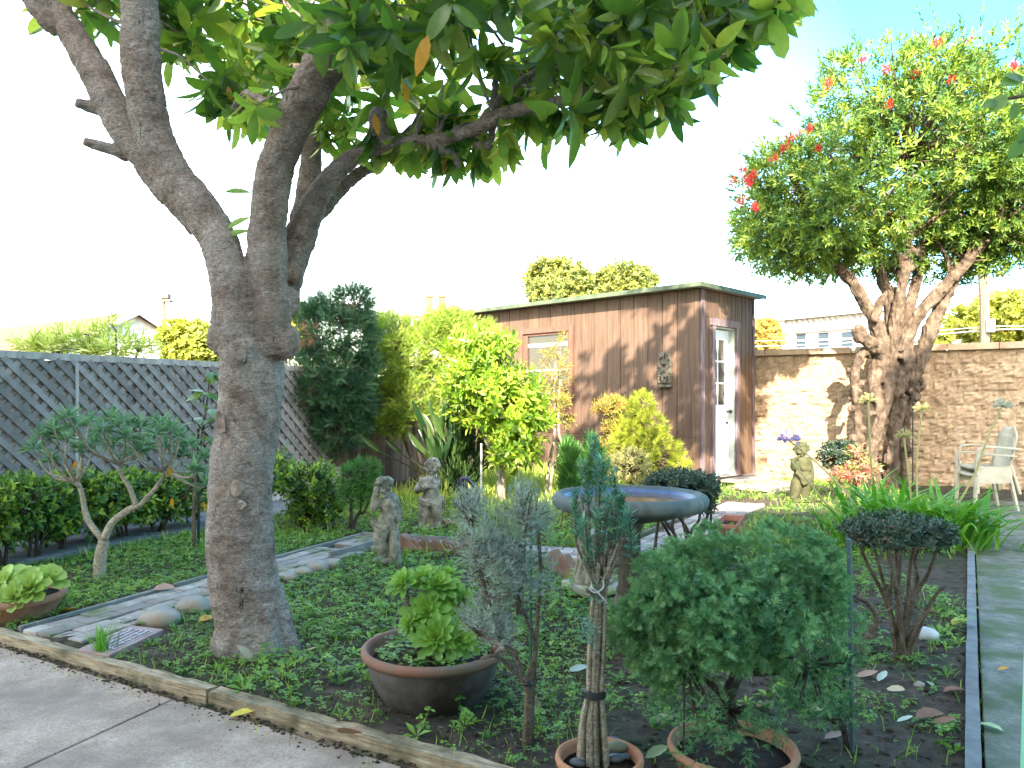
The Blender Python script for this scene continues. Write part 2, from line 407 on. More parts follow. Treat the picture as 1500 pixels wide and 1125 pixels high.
# ================================================================ ground layout
TA = V3(-2.54,3.81); TD = nz(V3(2.41,-1.39)); TN = V3(.5,.866)
def tf(X, Y): return (X-TA[0])*TN[0]+(Y-TA[1])*TN[1]
FD = nz(V3(2.04,3.2)); FA = V3(-4.26,6.4)                          # fence line
def fx(Y): return FA[0]+(Y-FA[1])*FD[0]/FD[1]
P1L = (V3(-2.44,3.9), V3(-1.29,6.56)); 
def gh(X, Y):
    X = np.asarray(X, float); Y = np.asarray(Y, float)
    z = .012*np.sin(3.1*X+1.3*Y)*np.sin(2.3*Y-.7*X)+.008*np.sin(7.3*X+2)*np.sin(6.1*Y+1)+.005*np.sin(17*X-5*Y)*np.sin(19*Y+3*X)
    near = (Y < 13) & (Y > 0) & (X > -6) & (X < 8)
    z = np.where(near, z, 0)
    z = np.where((tf(X,Y) < .045) & (Y < 12), -.2, z)
    z = np.where((X > .5945*Y+.02) & (Y < 9.0) & (X < 7), -.12, z)
    return z
xs = np.concatenate([[-900,-300,-120,-60,-30,-15,-9,-7], np.arange(-6,8.01,.03), [9,11,16,30,60,120,300,900]])
ys = np.concatenate([[-300,-100,-40,-20,-9,-4,-1,.5], np.arange(1.5,12.01,.03), [12.6,13.5,16,20,30,50,100,200,450,1200]])
gx, gy = np.meshgrid(xs, ys); gz = gh(gx, gy)
far = (np.abs(gx) > 8) | (gy > 12.3) | (gy < .6)
gz = gz+np.where(far, 0, NR.normal(0, .003, gz.shape))
nx, ny = len(xs), len(ys); mb = MB()
q = (np.arange(ny-1)[:,None]*nx+np.arange(nx-1)[None,:]).ravel()
V = np.stack([gx.ravel(), gy.ravel(), gz.ravel()], 1)
mb.add(V, np.stack([q, q+1, q+nx+1, q+nx], 1).tolist())
struct(mb.build('ground', m_soil, smooth=True))

# patio: two slabs with the control joint between them
def ppt(t, d): return TA+TD*t-TN*d
jd = nz(V3(-1.33,3.16)-V3(-1.57,2.55)); jp = V3(-1.33,3.16)
mb = MB()
def jx(Y): return jp[0]+(Y-jp[1])*jd[0]/jd[1]
tl = [tuple(ppt(t,.035)) for t in (-2.9,-1.2,0)]
tj = [t for t in np.linspace(0,3,601) if ppt(t,.035)[0] > jx(ppt(t,.035)[1])][0]
a = ppt(tj,.035)
mb.prism(tl+[(a[0]-.006,a[1]), (jx(-1.2)-.006,-1.2), (-7,-1.2), (-7,4.5)], -.19, -.038)
e = ppt(4.25,.035)
mb.prism([(a[0]+.006,a[1]), tuple(e), (e[0]+.45,e[1]-.2), (e[0]+4.5,-1.2), (jx(-1.2)+.006,-1.2)], -.19, -.038)
struct(mb.build('patio', m_conc, bevel=.004))
# walkway on the right
mb = MB()
def wk(Y, o): return (.5945*Y+o, Y)
mb.prism([wk(1.9,.05), wk(4.3,.05), (4.3*.5945+2.2,4.3), (1.9*.5945+2.4,1.9)], -.11, -.004)
mb.prism([wk(4.308,.05), wk(6.7,.05), (6.7*.5945+2.4,6.7), (4.308*.5945+2.2,4.308)], -.11, -.006)
mb.prism([wk(6.708,.05), wk(9.0,.05), (7.2,9.0), (6.708*.5945+2.4,6.708)], -.11, -.003)
struct(mb.build('walkway', m_walk, bevel=.004))
# concrete strip along the left fence
mb = MB(); s0 = V3(-3.52,5.29); s1 = V3(-2.73,7.0); sdv = (s1-s0)/1.71
def sp(Y): p = s0+sdv*(Y-5.29); return (p[0],Y)
for y0, y1 in ((4.4,6.1),(6.106,7.7),(7.706,8.9)):
    mb.prism([sp(y0), sp(y1), (fx(y1)+.04,y1), (fx(y0)+.04,y0)], -.05, .035)
struct(mb.build('concrete_strip', m_strip, bevel=.004))
# brick path, three legs, running bond
mb = MB()
def leg(c0, d, L, w, off=0):
    d = nz(d); n = V3(-d[1], d[0]); t = 0; row = 0
    bw, bl = .105, .21
    nr_ = int(w/bw)
    for r in range(nr_):
        t = -(bl/2 if r%2 else 0)
        while t < L:
            a_, b_ = max(t,0), min(t+bl, L)
            if b_-a_ > .04:
                p = c0+d*((a_+b_)/2)+n*((r+.5)*bw-nr_*bw/2)
                Mr = Matrix.Rotation(math.atan2(d[1], d[0])+R.gauss(0,.012), 3, 'Z') @ Matrix.Rotation(R.gauss(0,.02), 3, 'X') @ Matrix.Rotation(R.gauss(0,.012), 3, 'Y')
                mb.box((p[0],p[1],-.012+R.gauss(0,.003)), (b_-a_-.007, bw-.007, .07), M=np.array(Mr), rnd=R.random())
            t += bl
p1d = V3(.48,1.16); n1 = nz(V3(1.16,-.48))
c1 = V3(-2.44,3.9)+n1*.255
leg(c1-nz(p1d)*.08, p1d, 2.4, .47)
p2d = V3(.92,-.28)
c2 = V3(-1.29,6.56)+nz(p2d)*0+nz(V3(-.28,-.92))*.24
leg(c2-nz(p2d)*0.0, p2d, 2.0, .47)
p3d = V3(.5,.86); leg(V3(.86,5.62), p3d, 3.55, .52)
struct(mb.build('path', m_brick, bevel=.006))

# timber edging of the patio: three lengths butted end to end
TL = ['long weathered timber kerb between the patio and the magnolia bed, left of the joint', 'weathered timber kerb right of the joint, ending at the bottom edge of the photo', 'timber kerb running out of the photo below the terracotta pots']
for (t0, t1), lb in zip(((-2.85,1.535),(1.55,3.05),(3.06,4.15)), TL):
    mb = MB(); p = ppt(t0,-.028); q = ppt(t1,-.028)
    mb.slab((*p,-.088), (*q,-.088), .058, .2, jit=.0025, seg=int((t1-t0)/.07))
    o = mb.build('timber_edging', m_timber, pos=(*p,0)); tag(o, lb, 'garden edging')
# thin edging strips of the path
def edging(pts, lb, z=.04, h=.12, w=.025, mat=None):
    mb = MB()
    for p, q in zip(pts[:-1], pts[1:]):
        mb.slab((*p,z-h/2), (*q,z-h/2), w, h, jit=.002, seg=8)
    o = mb.build('path_edging', mat or m_bender, pos=(*pts[0],0)); tag(o, lb, 'garden edging'); return o
edging([(-2.47,3.86), (-1.30,6.6)], 'thin grey edging along the left side of the brick path', .03)
edging([(-1.285,6.6), (-.35,6.31)], 'thin edging along the far side of the brick path behind the curly haired statue')
edging([(-1.99,3.93), (-1.83,4.32)], 'short mossy edging between brick path and inscribed slab', .03)
edging([(-1.33,5.62), (-1.07,6.16), (-.95,6.13)], 'low edging at the inner corner of the brick path left of the curly haired statue', .06, .14)
edging([(.83,6.2), (2.4,8.9)], 'thin edging on the far side of the path leading to the shed door', .02, .1)
mb = MB(); mb.slab((*wk(1.76,.012),-.06), (*wk(6.6,.012),-.06), .045, .17, jit=.001, seg=40)
o = mb.build('path_edging', m_strip, pos=(*wk(1.8,.01),0)); tag(o, 'long grey concrete edging beside the mossy walkway on the right', 'garden edging')

# ================================================================ left fence with lattice
ft = thing('lattice_fence', (FA[0],FA[1],0), 'grey board fence faced with diagonal lattice behind the hedge on the left', 'fence')
FN = V3(FD[1], -FD[0])                                            # towards the garden
def fp(L, off, z): p = FA+FD*L+FN*off; return V3(p[0], p[1], z)
L0, L1 = -2.4, 3.8
mb = MB(); t = L0
while t < L1:
    w = .13+R.random()*.02; mb.slab(fp(t+w/2,-.022+R.gauss(0,.002),.02), fp(t+w/2,-.022,1.53+R.gauss(0,.004)), w-.006, .018, up=(*FN,0), rnd=R.random()); t += w
mb.build('board_panel', m_fence, ft)
mb = MB(); t = L0
while t < L1:
    w = .19+R.random()*.02; mb.slab(fp(t+w/2,.0,.0), fp(t+w/2,.0,.35), w-.005, .02, up=(*FN,0), rnd=R.random()); t += w
mb.build('kick_board', m_fence, ft)
mb = MB(); z0, z1 = .37, 1.53; H = z1-z0
for k in range(-9, 47):
    for sg, off in ((1,.019),(-1,.006)):
        a_ = L0+k*.142; b_ = a_+H
        pa, pb = (a_, z1 if sg > 0 else z0), (b_, z0 if sg > 0 else z1)
        def cl(p, q, Lc): f = (Lc-p[0])/(q[0]-p[0]); return (Lc, p[1]+(q[1]-p[1])*f)
        if pb[0] < L0+.02 or pa[0] > L1-.02: continue
        if pa[0] < L0: pa = cl(pa, pb, L0)
        if pb[0] > L1: pb = cl(pa, pb, L1)
        mb.slab(fp(pa[0],off,pa[1]), fp(pb[0],off,pb[1]), .05, .012, up=(*FN,0), rnd=R.random())
mb.build('lattice', m_slat, ft)
mb = MB(); mb.slab(fp(L0,.0,1.555), fp(L1,.0,1.555), .045, .06, rnd=.4, seg=20, jit=.001); mb.build('top_rail', m_fence, ft)
mb = MB(); mb.slab(fp(L0,.018,.362), fp(L1,.018,.362), .02, .06, rnd=.6, seg=20, jit=.001); mb.build('bottom_rail', m_fence, ft)
for L in (-1.2, .62, 2.45):
    mb = MB(); mb.slab(fp(L,.024,0), fp(L,.024,1.5), .028, .008, up=(*FN,0), rnd=.7); mb.build('post', m_fence, ft)
# brown fence behind the conifers
b0 = FA+FD*3.8; b1 = V3(-1.0,13.4); BD = nz(b1-b0); BL = np.linalg.norm(b1-b0); BN = V3(BD[1],-BD[0])
bf = thing('board_fence', (*b0,0), 'dark brown vertical board fence behind the conifers and the two pale statues', 'fence')
mb = MB(); t = 0
while t < BL:
    w = .12+R.random()*.03; p = b0+BD*(t+w/2)+BN*R.gauss(0,.004); mb.slab((*p,0), (*p,1.52+R.gauss(0,.01)), w-.006, .02, up=(*BN,0), rnd=R.random()); t += w
mb.build('board_panel', m_dfence, bf)
mb = MB(); mb.slab((*(b0-BN*.03),1.3), (*(b1-BN*.03),1.3), .04, .09); mb.build('rail', m_dfence, bf)
mb = MB(); mb.slab((*b0,1.56), (*b1,1.56), .07, .035); mb.build('top_rail', m_dfence, bf)

# ================================================================ shed
C0 = V3(2.572,10.54); SF = V3(-.722,.692); SE = V3(.692,.722)      # along the window face / along the door face
NF = V3(-.692,-.722); NE = V3(.722,-.692)
def sf(L, off=0): return C0+SF*L+NF*off
def se(t, off=0): return C0+SE*t+NE*off
LF, LE, HT = 4.7, 1.57, 2.72
sh = thing('shed', (*C0,0), 'brown wooden shed with a flat roof, window and pale blue door', 'shed')
mb = MB()
# shell inside the boards: three full walls and a door face with an opening
def wallbox(p, q, z0, z1, th, n, rnd=.5):
    mb.slab((*(p-n*th/2),(z0+z1)/2), (*(q-n*th/2),(z0+z1)/2), th, z1-z0, rnd=rnd)
wallbox(sf(.09), sf(LF), .03, HT, .06, NF)
wallbox(se(LE)+SF*.0, se(LE)+SF*LF, .03, HT, .06, SE)
wallbox(sf(LF), sf(LF)+SE*LE, .03, HT, .06, -NF*0+SF)
D0, D1, DT = .33, .97, 2.22
wallbox(se(.0), se(D0-.05), .03, HT, .1, NE); wallbox(se(D1+.05), se(LE), .03, HT, .1, NE); wallbox(se(D0-.05), se(D1+.05), DT+.05, HT, .1, NE)
mb.build('inner_wall', m_gap, sh)
mb = MB()
def boards(fn, a_, b_, z0, z1, n, w=.243):
    t = a_
    while t < b_-.01:
        e_ = min(t+w, b_); p = fn((t+e_)/2, .011)
        mb.slab((*p,z0), (*p,z1), e_-t-.011, .018, up=(*n,0), rnd=R.random()); t = e_
WL0, WL1, WZ0, WZ1 = 2.2, 3.36, .98, 2.37
boards(sf, .1, WL0, .70, HT, NF); boards(sf, WL0, WL1, WZ1, HT, NF); boards(sf, WL0, WL1, .70, WZ0, NF); boards(sf, WL1, LF, .70, HT, NF)
boards(sf, .1, LF, .04, .675, NF)
boards(se, .09, D0-.07, .04, HT, NE, .1); boards(se, D1+.07, LE-.06, .04, HT, NE, .12); boards(se, D0-.07, D1+.07, DT+.12, HT, NE, .12)
mb.build('wall', m_shed, sh)
mb = MB(); mb.slab((*sf(.1,.012),.688), (*sf(LF,.012),.688), .028, .02); mb.build('seam_strip', m_shedt, sh)
for fn, t, n, w, mt in ((sf,.05,NF,.1,m_shed),(se,.045,NE,.085,m_shedd),(se,LE-.03,NE,.06,m_shedd)):
    mb = MB(); mb.slab((*fn(t,.015),.02), (*fn(t,.015),HT), w, .03, up=(*n,0)); mb.build('corner_board', mt, sh)
# roof: thin deck with an edge flashing
rp = [sf(-.06,.2)+NE*.0-SF*.0, se(LE+.12,.12)+NF*.06, sf(LF+.15,-LE-.1), sf(LF+.15,.2)]
rp = [C0+NF*.22-SF*.15, C0+SE*(LE+.12)-SF*.15, C0+SE*(LE+.12)+SF*(LF+.2), C0+NF*.22+SF*(LF+.2)]
mb = MB(); mb.prism([tuple(p) for p in rp], HT+.005, HT+.05); ro = mb.build('roof', m_rooft, sh)
mb = MB()
for p, q, n in ((rp[0], rp[3], NF), (rp[1], rp[0], NE)):
    mb.slab((*(p+n*.004),HT+.025), (*(q+n*.004),HT+.022), .012, .062)
mb.build('edge_flashing', m_roofe, ro)
# window
mb = MB(); fw = .085
for a_, b_, z0, z1 in ((WL0,WL1,WZ1-fw,WZ1),(WL0,WL1,WZ0,WZ0+fw)): mb.slab((*sf(a_,.03),(z0+z1)/2), (*sf(b_,.03),(z0+z1)/2), .05, z1-z0)
for L in (WL0+fw/2, WL1-fw/2): mb.slab((*sf(L,.03),WZ0+fw), (*sf(L,.03),WZ1-fw), fw, .05, up=(*NF,0))
wi = mb.build('window', m_shedt, sh)
mb = MB(); a_, b_, z0, z1 = WL0+fw, WL1-fw, WZ0+fw, WZ1-fw; sw = .04
for zz, hh in ((z0+sw/2,sw),(z1-sw/2,sw),((z0+z1)/2,.035)): mb.slab((*sf(a_,.012),zz), (*sf(b_,.012),zz), .03, hh)
for L in (a_+sw/2, b_-sw/2): mb.slab((*sf(L,.012),z0+sw), (*sf(L,.012),z1-sw), sw, .03, up=(*NF,0))
mb.build('sash', m_shedt, wi)
mb = MB(); mb.slab((*sf(a_+sw,.008),z1-.2), (*sf(b_-sw,.008),z1-.2), .012, .06); mb.build('blind', m_white, wi)
mb = MB(); mb.slab((*sf(b_-sw-.03,.018),z0), (*sf(b_-sw-.03,.018),z1-.02), .05, .02, up=(*NF,0)); mb.build('jamb_strip', m_shedt, wi)
mb = MB(); mb.slab((*sf(a_+sw,.022),(z0+z1)/2), (*sf(b_-sw,.022),(z0+z1)/2), .02, .03); mb.build('meeting_rail', m_white, wi)
mb = MB(); mb.slab((*sf(a_,-.004),(z0+z1)/2), (*sf(b_,-.004),(z0+z1)/2), .012, z1-z0); mb.build('pane', m_pane, wi)
mb = MB(); mb.slab((*sf(WL0-.02,.05),WZ0-.018), (*sf(WL1+.02,.05),WZ0-.018), .1, .034); mb.build('sill', m_shedt, wi)
# door, set back in its frame
mb = MB()
for t in (D0-.03, D1+.03): mb.slab((*se(t,.03),.06), (*se(t,.03),DT+.1), .075, .05, up=(*NE,0))
mb.slab((*se(D0-.09,.033),DT+.06), (*se(D1+.09,.033),DT+.06), .056, .1)
mb.build('door_frame', m_shedd, sh)
mb = MB()
for t in (D0+.004, D1-.004): mb.slab((*se(t,-.06),.1), (*se(t,-.06),DT+.005), .14, .012, up=(*SE,0))
mb.slab((*se(D0,-.06),DT+.0), (*se(D1,-.06),DT+.0), .14, .012); mb.build('door_jamb', m_jamb, sh)
dr = MB(); dw = D1-D0-.03; d0, d1 = D0+.015, D1-.015; do = -.1
gz0, gz1 = 1.12, 2.06
for a_, b_ in ((d0,d0+.1),(d1-.1,d1)): dr.slab((*se((a_+b_)/2,do),.1), (*se((a_+b_)/2,do),2.2), b_-a_, .04, up=(*NE,0))
dr.slab((*se(d0+.1,do),(.1+gz0)/2), (*se(d1-.1,do),(.1+gz0)/2), .036, gz0-.1); dr.slab((*se(d0+.1,do),(gz1+2.2)/2), (*se(d1-.1,do),(gz1+2.2)/2), .036, 2.2-gz1)
for k in (1,2): zz = gz0+(gz1-gz0)*k/3; dr.slab((*se(d0+.1,do),zz), (*se(d1-.1,do),zz), .03, .025)
tm = (d0+d1)/2; dr.slab((*se(tm,do),gz0), (*se(tm,do),gz1), .025, .028, up=(*NE,0))
door = dr.build('door', m_door, sh)
mb = MB(); mb.slab((*se(d0+.1,do),(gz0+gz1)/2), (*se(d1-.1,do),(gz0+gz1)/2), .008, gz1-gz0); mb.build('pane', m_pane, door)
mb = MB(); p = se(d1-.06, do+.05); mb.tube([(*se(d1-.06,do+.02),1.02),(*se(d1-.06,do+.075),1.02)], [.014,.014], 10); mb.ell((*se(d1-.06,do+.085),1.02), .028); mb.build('handle', m_metal, door, True); mb = MB(); mb.tube([(*se(d1-.06,do+.02),.86),(*se(d1-.06,do+.04),.86)], [.02,.02], 10); mb.build('lock', m_metal, door, True)
mb = MB(); mb.slab((*se(D0-.07,.06),.08), (*se(D1+.07,.06),.08), .24, .04); mb.build('sill', m_oldwood, sh)
# carved plaque on the shed front
mk = thing('carved_plaque', (*sf(.53,.02),1.3), 'carved grey face plaque hanging on the brown shed wall', 'wall ornament')
m_carve = M('carved_stone', [(.05,.042,.03),(.11,.095,.07),(.17,.15,.115)], 14, .85, .5, 80, .004)
zc = 1.63
def mp(x, z, o): p = sf(.53-x, .02+o); return V3(p[0], p[1], zc+z)
body = MB(); up = (*NF,0)
body.slab(mp(0,-.26,.02), mp(0,.13,.02), .22, .035, up=up); body.slab(mp(-.055,.13,.02), mp(-.055,.235,.02), .1, .035, up=up); body.slab(mp(.055,.13,.018), mp(.055,.22,.018), .09, .03, up=up)
body.slab(mp(-.1,-.25,.045), mp(.1,-.25,.045), .05, .03, up=(0,0,1))
for k in range(9):
    a_ = math.pi*k/8; body.tube([mp(.075*math.cos(a_),-.1+.075*math.sin(a_),.04), mp(.105*math.cos(a_),-.1+.105*math.sin(a_),.045)], [.013,.012], 8)
for k in range(11):
    a_ = math.pi*k/10; body.ell(mp(.062*math.cos(a_),-.1+.07*math.sin(a_),.045), .012, 8, 6)
body.ell(mp(0,-.15,.035), (.055,.055,.08), 14, 10)
body.tube([mp(0,-.09,.06), mp(0,-.165,.075)], [.012,.017], 8); body.tube([mp(-.045,-.1,.055), mp(.045,-.1,.055)], [.009,.009], 8)
for x in (-.02,.02): body.ell(mp(x*1.4,-.165,.06), .018, 8, 6)
body.tube([mp(-.03,-.195,.066), mp(.03,-.195,.066)], [.008,.008], 8); body.tube([mp(-.03,-.222,.066), mp(.03,-.222,.066)], [.008,.008], 8)
for x in (-.085,.085): body.tube([mp(x,-.2,.045), mp(x,-.12,.045)], [.016,.016], 8)
body.tube([mp(-.08,.2,.05), mp(-.04,.17,.055), mp(-.08,.14,.05)], [.014]*3, 8, 4); body.tube([mp(.04,.2,.05), mp(.08,.19,.055), mp(.085,.14,.05), mp(.05,.13,.05)], [.012]*4, 8, 4)
for x in (-.095,.095): body.tube([mp(x,.05,.045), mp(x*.5,.0,.045)], [.016,.012], 8)
body.solid('relief', m_carve, mk, .005, 1)
for sg in (-1,1): mb = MB(); mb.slab(mp(sg*.045,-.13,.066), mp(sg*.014,-.13,.076), .02, .026, up=(0,0,1)); mb.build('eye', m_gap, mk)
mb = MB(); mb.slab(mp(-.03,-.209,.07), mp(.03,-.209,.07), .016, .012, up=(0,0,1)); mb.build('mouth', m_gap, mk)
mb = MB(); mb.add([mp(-.05,.07,.0405), mp(.035,.07,.0405), mp(-.005,.015,.0405)], [(0,1,2)]); mb.build('recess', m_gap, mk)
# two wooden steps
st = thing('wooden_step', (*se(.6,.2),0), 'grey plank step directly under the pale blue shed door', 'step')
mb = MB()
for k in range(3): mb.slab((*se(.16,.14+.12*k),.085), (*se(1.3,.14+.12*k),.085), .115, .03, rnd=R.random())
mb.build('tread', m_oldwood, st)
mb = MB(); mb.slab((*se(.18,.42),.035), (*se(1.28,.42),.035), .03, .068); mb.slab((*se(1.27,.1),.035), (*se(1.27,.4),.035), .03, .068); mb.build('riser', m_oldwood, st)
st = thing('wooden_platform', (*se(.4,.7),0), 'low weathered plank platform at the foot of the shed step', 'platform')
mb = MB()
for k in range(5): mb.slab((*se(-.12,.52+.115*k),.036), (*se(1.25,.52+.115*k),.036), .11, .03, rnd=R.random(), jit=.003)
mb.build('decking', m_oldwood, st)
mb = MB(); mb.slab((*se(-.1,1.02),.0), (*se(1.23,1.02),.0), .03, .04); mb.build('edge_board', m_oldwood, st)

# ================================================================ block wall
WP = V3(3.686,11.8); WD = nz(V3(3.03,-1.7)); WN = V3(WD[1],-WD[0]); WN = WN if WN[1] < 0 else -WN
bw = thing('block_wall', (*WP,0), 'tan split face block wall behind the red flowered tree', 'garden wall')
m_block = M('split_face_block', [(.28,.185,.115),(.40,.28,.18),(.48,.36,.245)], 9, .95, .55, 50, .008, rv=.12, blot=(.27,.18,.11), blsc=2.6, bll=(.5,.75), fine=.25, fsc=30)
m_cap = M('wall_cap', [(.38,.25,.165),(.47,.33,.225),(.53,.40,.29)], 7, .9, .3, 60, .004, rv=.08)
mb = MB(); bh = .186; bl = .40; a0, a1 = -1.6, 6.4
mb2 = MB()
for r in range(10):
    t = a0-(bl/2 if r%2 else 0)
    while t < a1:
        n = 11; nzv = 6; x0, x1 = t+.0025, t+bl-.0025; z0, z1 = r*bh+.0025, (r+1)*bh-.0025
        V = []; o = R.random()*100
        for j in range(nzv+1):
            for i in range(n+1):
                ex = min(i, n-i)/n*2; ez = min(j, nzv-j)/nzv*2
                edge = min(1, .65+1.6*min(ex, ez))
                L = x0+(x1-x0)*i/n; z = z0+(z1-z0)*j/nzv
                d = (.02+.022*mnoise.noise(Vector((L*6.5,z*7.5,o)))+.03*mnoise.noise(Vector((L*19,z*22,o))))*edge
                p = WP+WD*L+WN*d; V.append((p[0],p[1],z))
        Fc = [(j*(n+1)+i, j*(n+1)+i+1, (j+1)*(n+1)+i+1, (j+1)*(n+1)+i) for j in range(nzv) for i in range(n)]
        mb.add(V, Fc, R.random()); t += bl
mb.slab((*(WP+WD*a0-WN*.095),.93), (*(WP+WD*a1-WN*.095),.93), .2, 1.855, rnd=.2)
mb.build('blockwork', m_block, bw)
mb = MB(); t = a0
while t < a1: mb.slab((*(WP+WD*(t+.002)-WN*.07),1.908), (*(WP+WD*(t+.596)-WN*.07),1.908), .31, .09, rnd=R.random()); t += .6
mb.build('cap', m_cap, bw, bevel=.006)
p = WP+WD*3.42+WN*.02
mb = MB(); mb.slab((p[0]-.02,p[1]-.06,1.145), (p[0]+.16,p[1]-.1,1.16), .05, .02); mb.tube([(p[0]+.1,p[1]-.1,1.16),(p[0]+.12,p[1]+.0,1.2)], [.012,.012], 8); mb.ell((p[0]+.12,p[1]-.09,1.175), (.06,.05,.03))
o = mb.build('wall_bracket', m_metal, pos=p.tolist()+[1.1]); tag(o, 'small dark metal bracket on the block wall at the right edge', 'bracket')

# ================================================================ buildings behind the camera (unseen, heights and rooflines set for the shade they cast)
m_stucco = M('stucco', [(.66,.61,.54),(.74,.70,.63)], 8, .9, .3, 60, .005)  # pale tone chosen so the unseen facades bounce light into the garden
def building(x0, x1, y0, y1, h, lb, wins, h2=None):
    h2 = h2 or h; g2 = lambda x, e=0: h+(h2-h)*(x-x0)/(x1-x0)+e
    b = thing('house', ((x0+x1)/2, y1, 0), lb, 'house')
    bx = [(0,1,3,2),(4,6,7,5),(0,4,5,1),(2,3,7,6),(0,2,6,4),(1,5,7,3)]
    mb = MB(); mb.add([(x,y,(g2(x) if z else -.25)) for x in (x0,x1) for y in (y0,y1) for z in (0,1)], bx); mb.build('wall', m_stucco, b)
    mb = MB(); mb.add([(x,y,g2(x,.003+.16*z)) for x in (x0,x1) for y in (y0-.15,y1+.12) for z in (0,1)], bx); mb.build('roof', m_rooft, b)
    for wx, wz in wins:
        mb = MB()
        for dz in (-.62,.62): mb.slab((wx-.5,y1+.02,wz+dz), (wx+.5,y1+.02,wz+dz), .06, .08)
        for dx in (-.46,.46): mb.slab((wx+dx,y1+.02,wz-.58), (wx+dx,y1+.02,wz+.58), .08, .06, up=(0,1,0))
        w = mb.build('window', m_white, b); mb = MB(); mb.box((wx,y1+.004,wz), (.84,.02,1.16)); mb.build('pane', m_paned, w)
HY = -1.6
building(-2.75, 3.69, -11, HY, 6.55, 'two storey stucco house behind the photographer', [(-1.6,1.6),(2.6,1.6),(-1.6,4.6),(.6,4.6),(2.6,4.6)])
building(-11, -2.76, -12, HY-.2, 10.6, 'unseen taller stucco house behind on the left, height set to shade the fence', [(-5,2),(-5,5),(-5,8)])
building(3.7, 8.5, -12, HY-.1, 9.7, 'unseen taller stucco house behind on the right, roof sloped to shade the block wall', [(6,2),(6,5),(6,8)], 13.2)
# ================================================================ plant materials
def bark(name, cols, st=(1,1,1), sc=8, cr=(7,7,1.6), bs=.8, crack=(.02,.016,.012), rel=.02, patch=None, fs=70):
    m, nt, b, out = _nt(name); co = coords(nt, st)
    c = ramp(nt, noise(nt, co, sc, 9, .65), cols)
    if patch is not None:
        f = nt.nodes.new('ShaderNodeMapRange'); f.inputs[1].default_value, f.inputs[2].default_value = .5, .62
        nt.links.new(noise(nt, coords(nt), 2.6, 6, .6), f.inputs[0]); c = mix(nt, f.outputs[0], c, patch)
    c = finemul(nt, c, coords(nt, (1,1,2.5)), fs, .6)
    n2 = noise(nt, coords(nt, cr), 6, 5, .55, .6)
    f = nt.nodes.new('ShaderNodeMapRange'); f.inputs[1].default_value, f.inputs[2].default_value = .29, .35; f.inputs[3].default_value = 1; f.inputs[4].default_value = 0
    nt.links.new(n2, f.inputs[0]); c = mix(nt, f.outputs[0], c, crack)
    nt.links.new(c, b.inputs['Base Color']); b.inputs['Roughness'].default_value = .9; b.inputs['Specular IOR Level'].default_value = .2
    k = bump(nt, noise(nt, coords(nt, (1,1,3)), 38, 9, .7), b, bs, .012); bump(nt, n2, b, .5, rel, k); return m
m_magb = bark('magnolia_bark', [(.13,.092,.073),(.235,.178,.148),(.36,.295,.255)], sc=10, cr=(6,6,1.3), patch=(.29,.245,.215), bs=1.0)
m_botb = bark('shaggy_bark', [(.04,.027,.019),(.105,.074,.052),(.19,.14,.10)], sc=9, cr=(9,9,1.0), bs=1.0)
m_stem = bark('brown_stem', [(.075,.05,.034),(.15,.11,.078),(.23,.18,.135)], sc=20, cr=(20,20,4), bs=.6)
m_palest = bark('pale_stem', [(.20,.165,.12),(.32,.27,.2),(.42,.36,.28)], sc=18, cr=(14,14,8), bs=.5, crack=(.14,.11,.08))
m_darkst = bark('dark_stem', [(.03,.022,.017),(.06,.045,.035),(.1,.078,.06)], sc=20, cr=(20,20,4), bs=.6)
L_mag = LEAF('magnolia_leaf', [(.035,.085,.020),(.055,.125,.028),(.095,.175,.036),(.16,.235,.05),(.22,.26,.06)], .27, .48, .5, 2.1)
L_magd = LEAF('yellowed_leaf', [(.45,.26,.03),(.5,.22,.03)], .5, .4)
L_bot = LEAF('bottlebrush_leaf', [(0.041,0.101,0.024),(0.088,0.169,0.034),(0.162,0.257,0.041),(0.270,0.338,0.047)], .45, .3)
L_dcon = LEAF('dark_conifer_leaf', [(0.014,0.054,0.026),(0.030,0.090,0.036),(0.060,0.132,0.042)], .6, .15)
L_lcon = LEAF('light_conifer_leaf', [(.12,.19,.025),(.22,.32,.04),(.34,.42,.06)], .55, .3)
L_lem = LEAF('lemon_leaf', [(.10,.19,.018),(.17,.28,.022),(.25,.35,.03),(.33,.40,.06)], .4, .35)
L_gold = LEAF('golden_leaf', [(.20,.25,.022),(.30,.34,.03),(.38,.40,.05)], .6, .3)
L_beige = LEAF('beige_leaf', [(.22,.22,.08),(.34,.32,.13),(.42,.38,.17)], .6, .3)
L_nand = LEAF('feathery_leaf', [(.20,.20,.05),(.34,.30,.06),(.42,.22,.06)], .55, .35)
L_red = LEAF('red_tipped_leaf', [(.45,.10,.10),(.50,.25,.20),(.20,.24,.05),(.10,.16,.03)], .5, .3)
L_box = LEAF('hedge_leaf', [(0.035,0.084,0.021),(0.077,0.154,0.028),(0.154,0.252,0.035),(0.336,0.420,0.056)], .4, .3)
L_topi = LEAF('topiary_leaf', [(0.025,0.049,0.031),(0.049,0.077,0.049),(0.091,0.119,0.070)], .4, .15)
L_ball = LEAF('green_ball_leaf', [(0.026,0.098,0.019),(0.058,0.169,0.026),(0.104,0.234,0.033)], .5, .25)
L_dwarf = LEAF('blue_green_spray', [(.028,.095,.045),(.058,.16,.066),(.10,.23,.09),(.20,.34,.14)], .55, .2)
L_grey = LEAF('grey_green_leaf', [(0.150,0.180,0.173),(0.255,0.300,0.277),(0.375,0.427,0.390)], .7, .2)
L_blue = LEAF('blue_green_needle', [(0.051,0.145,0.111),(0.102,0.230,0.170),(0.187,0.340,0.238)], .55, .2)
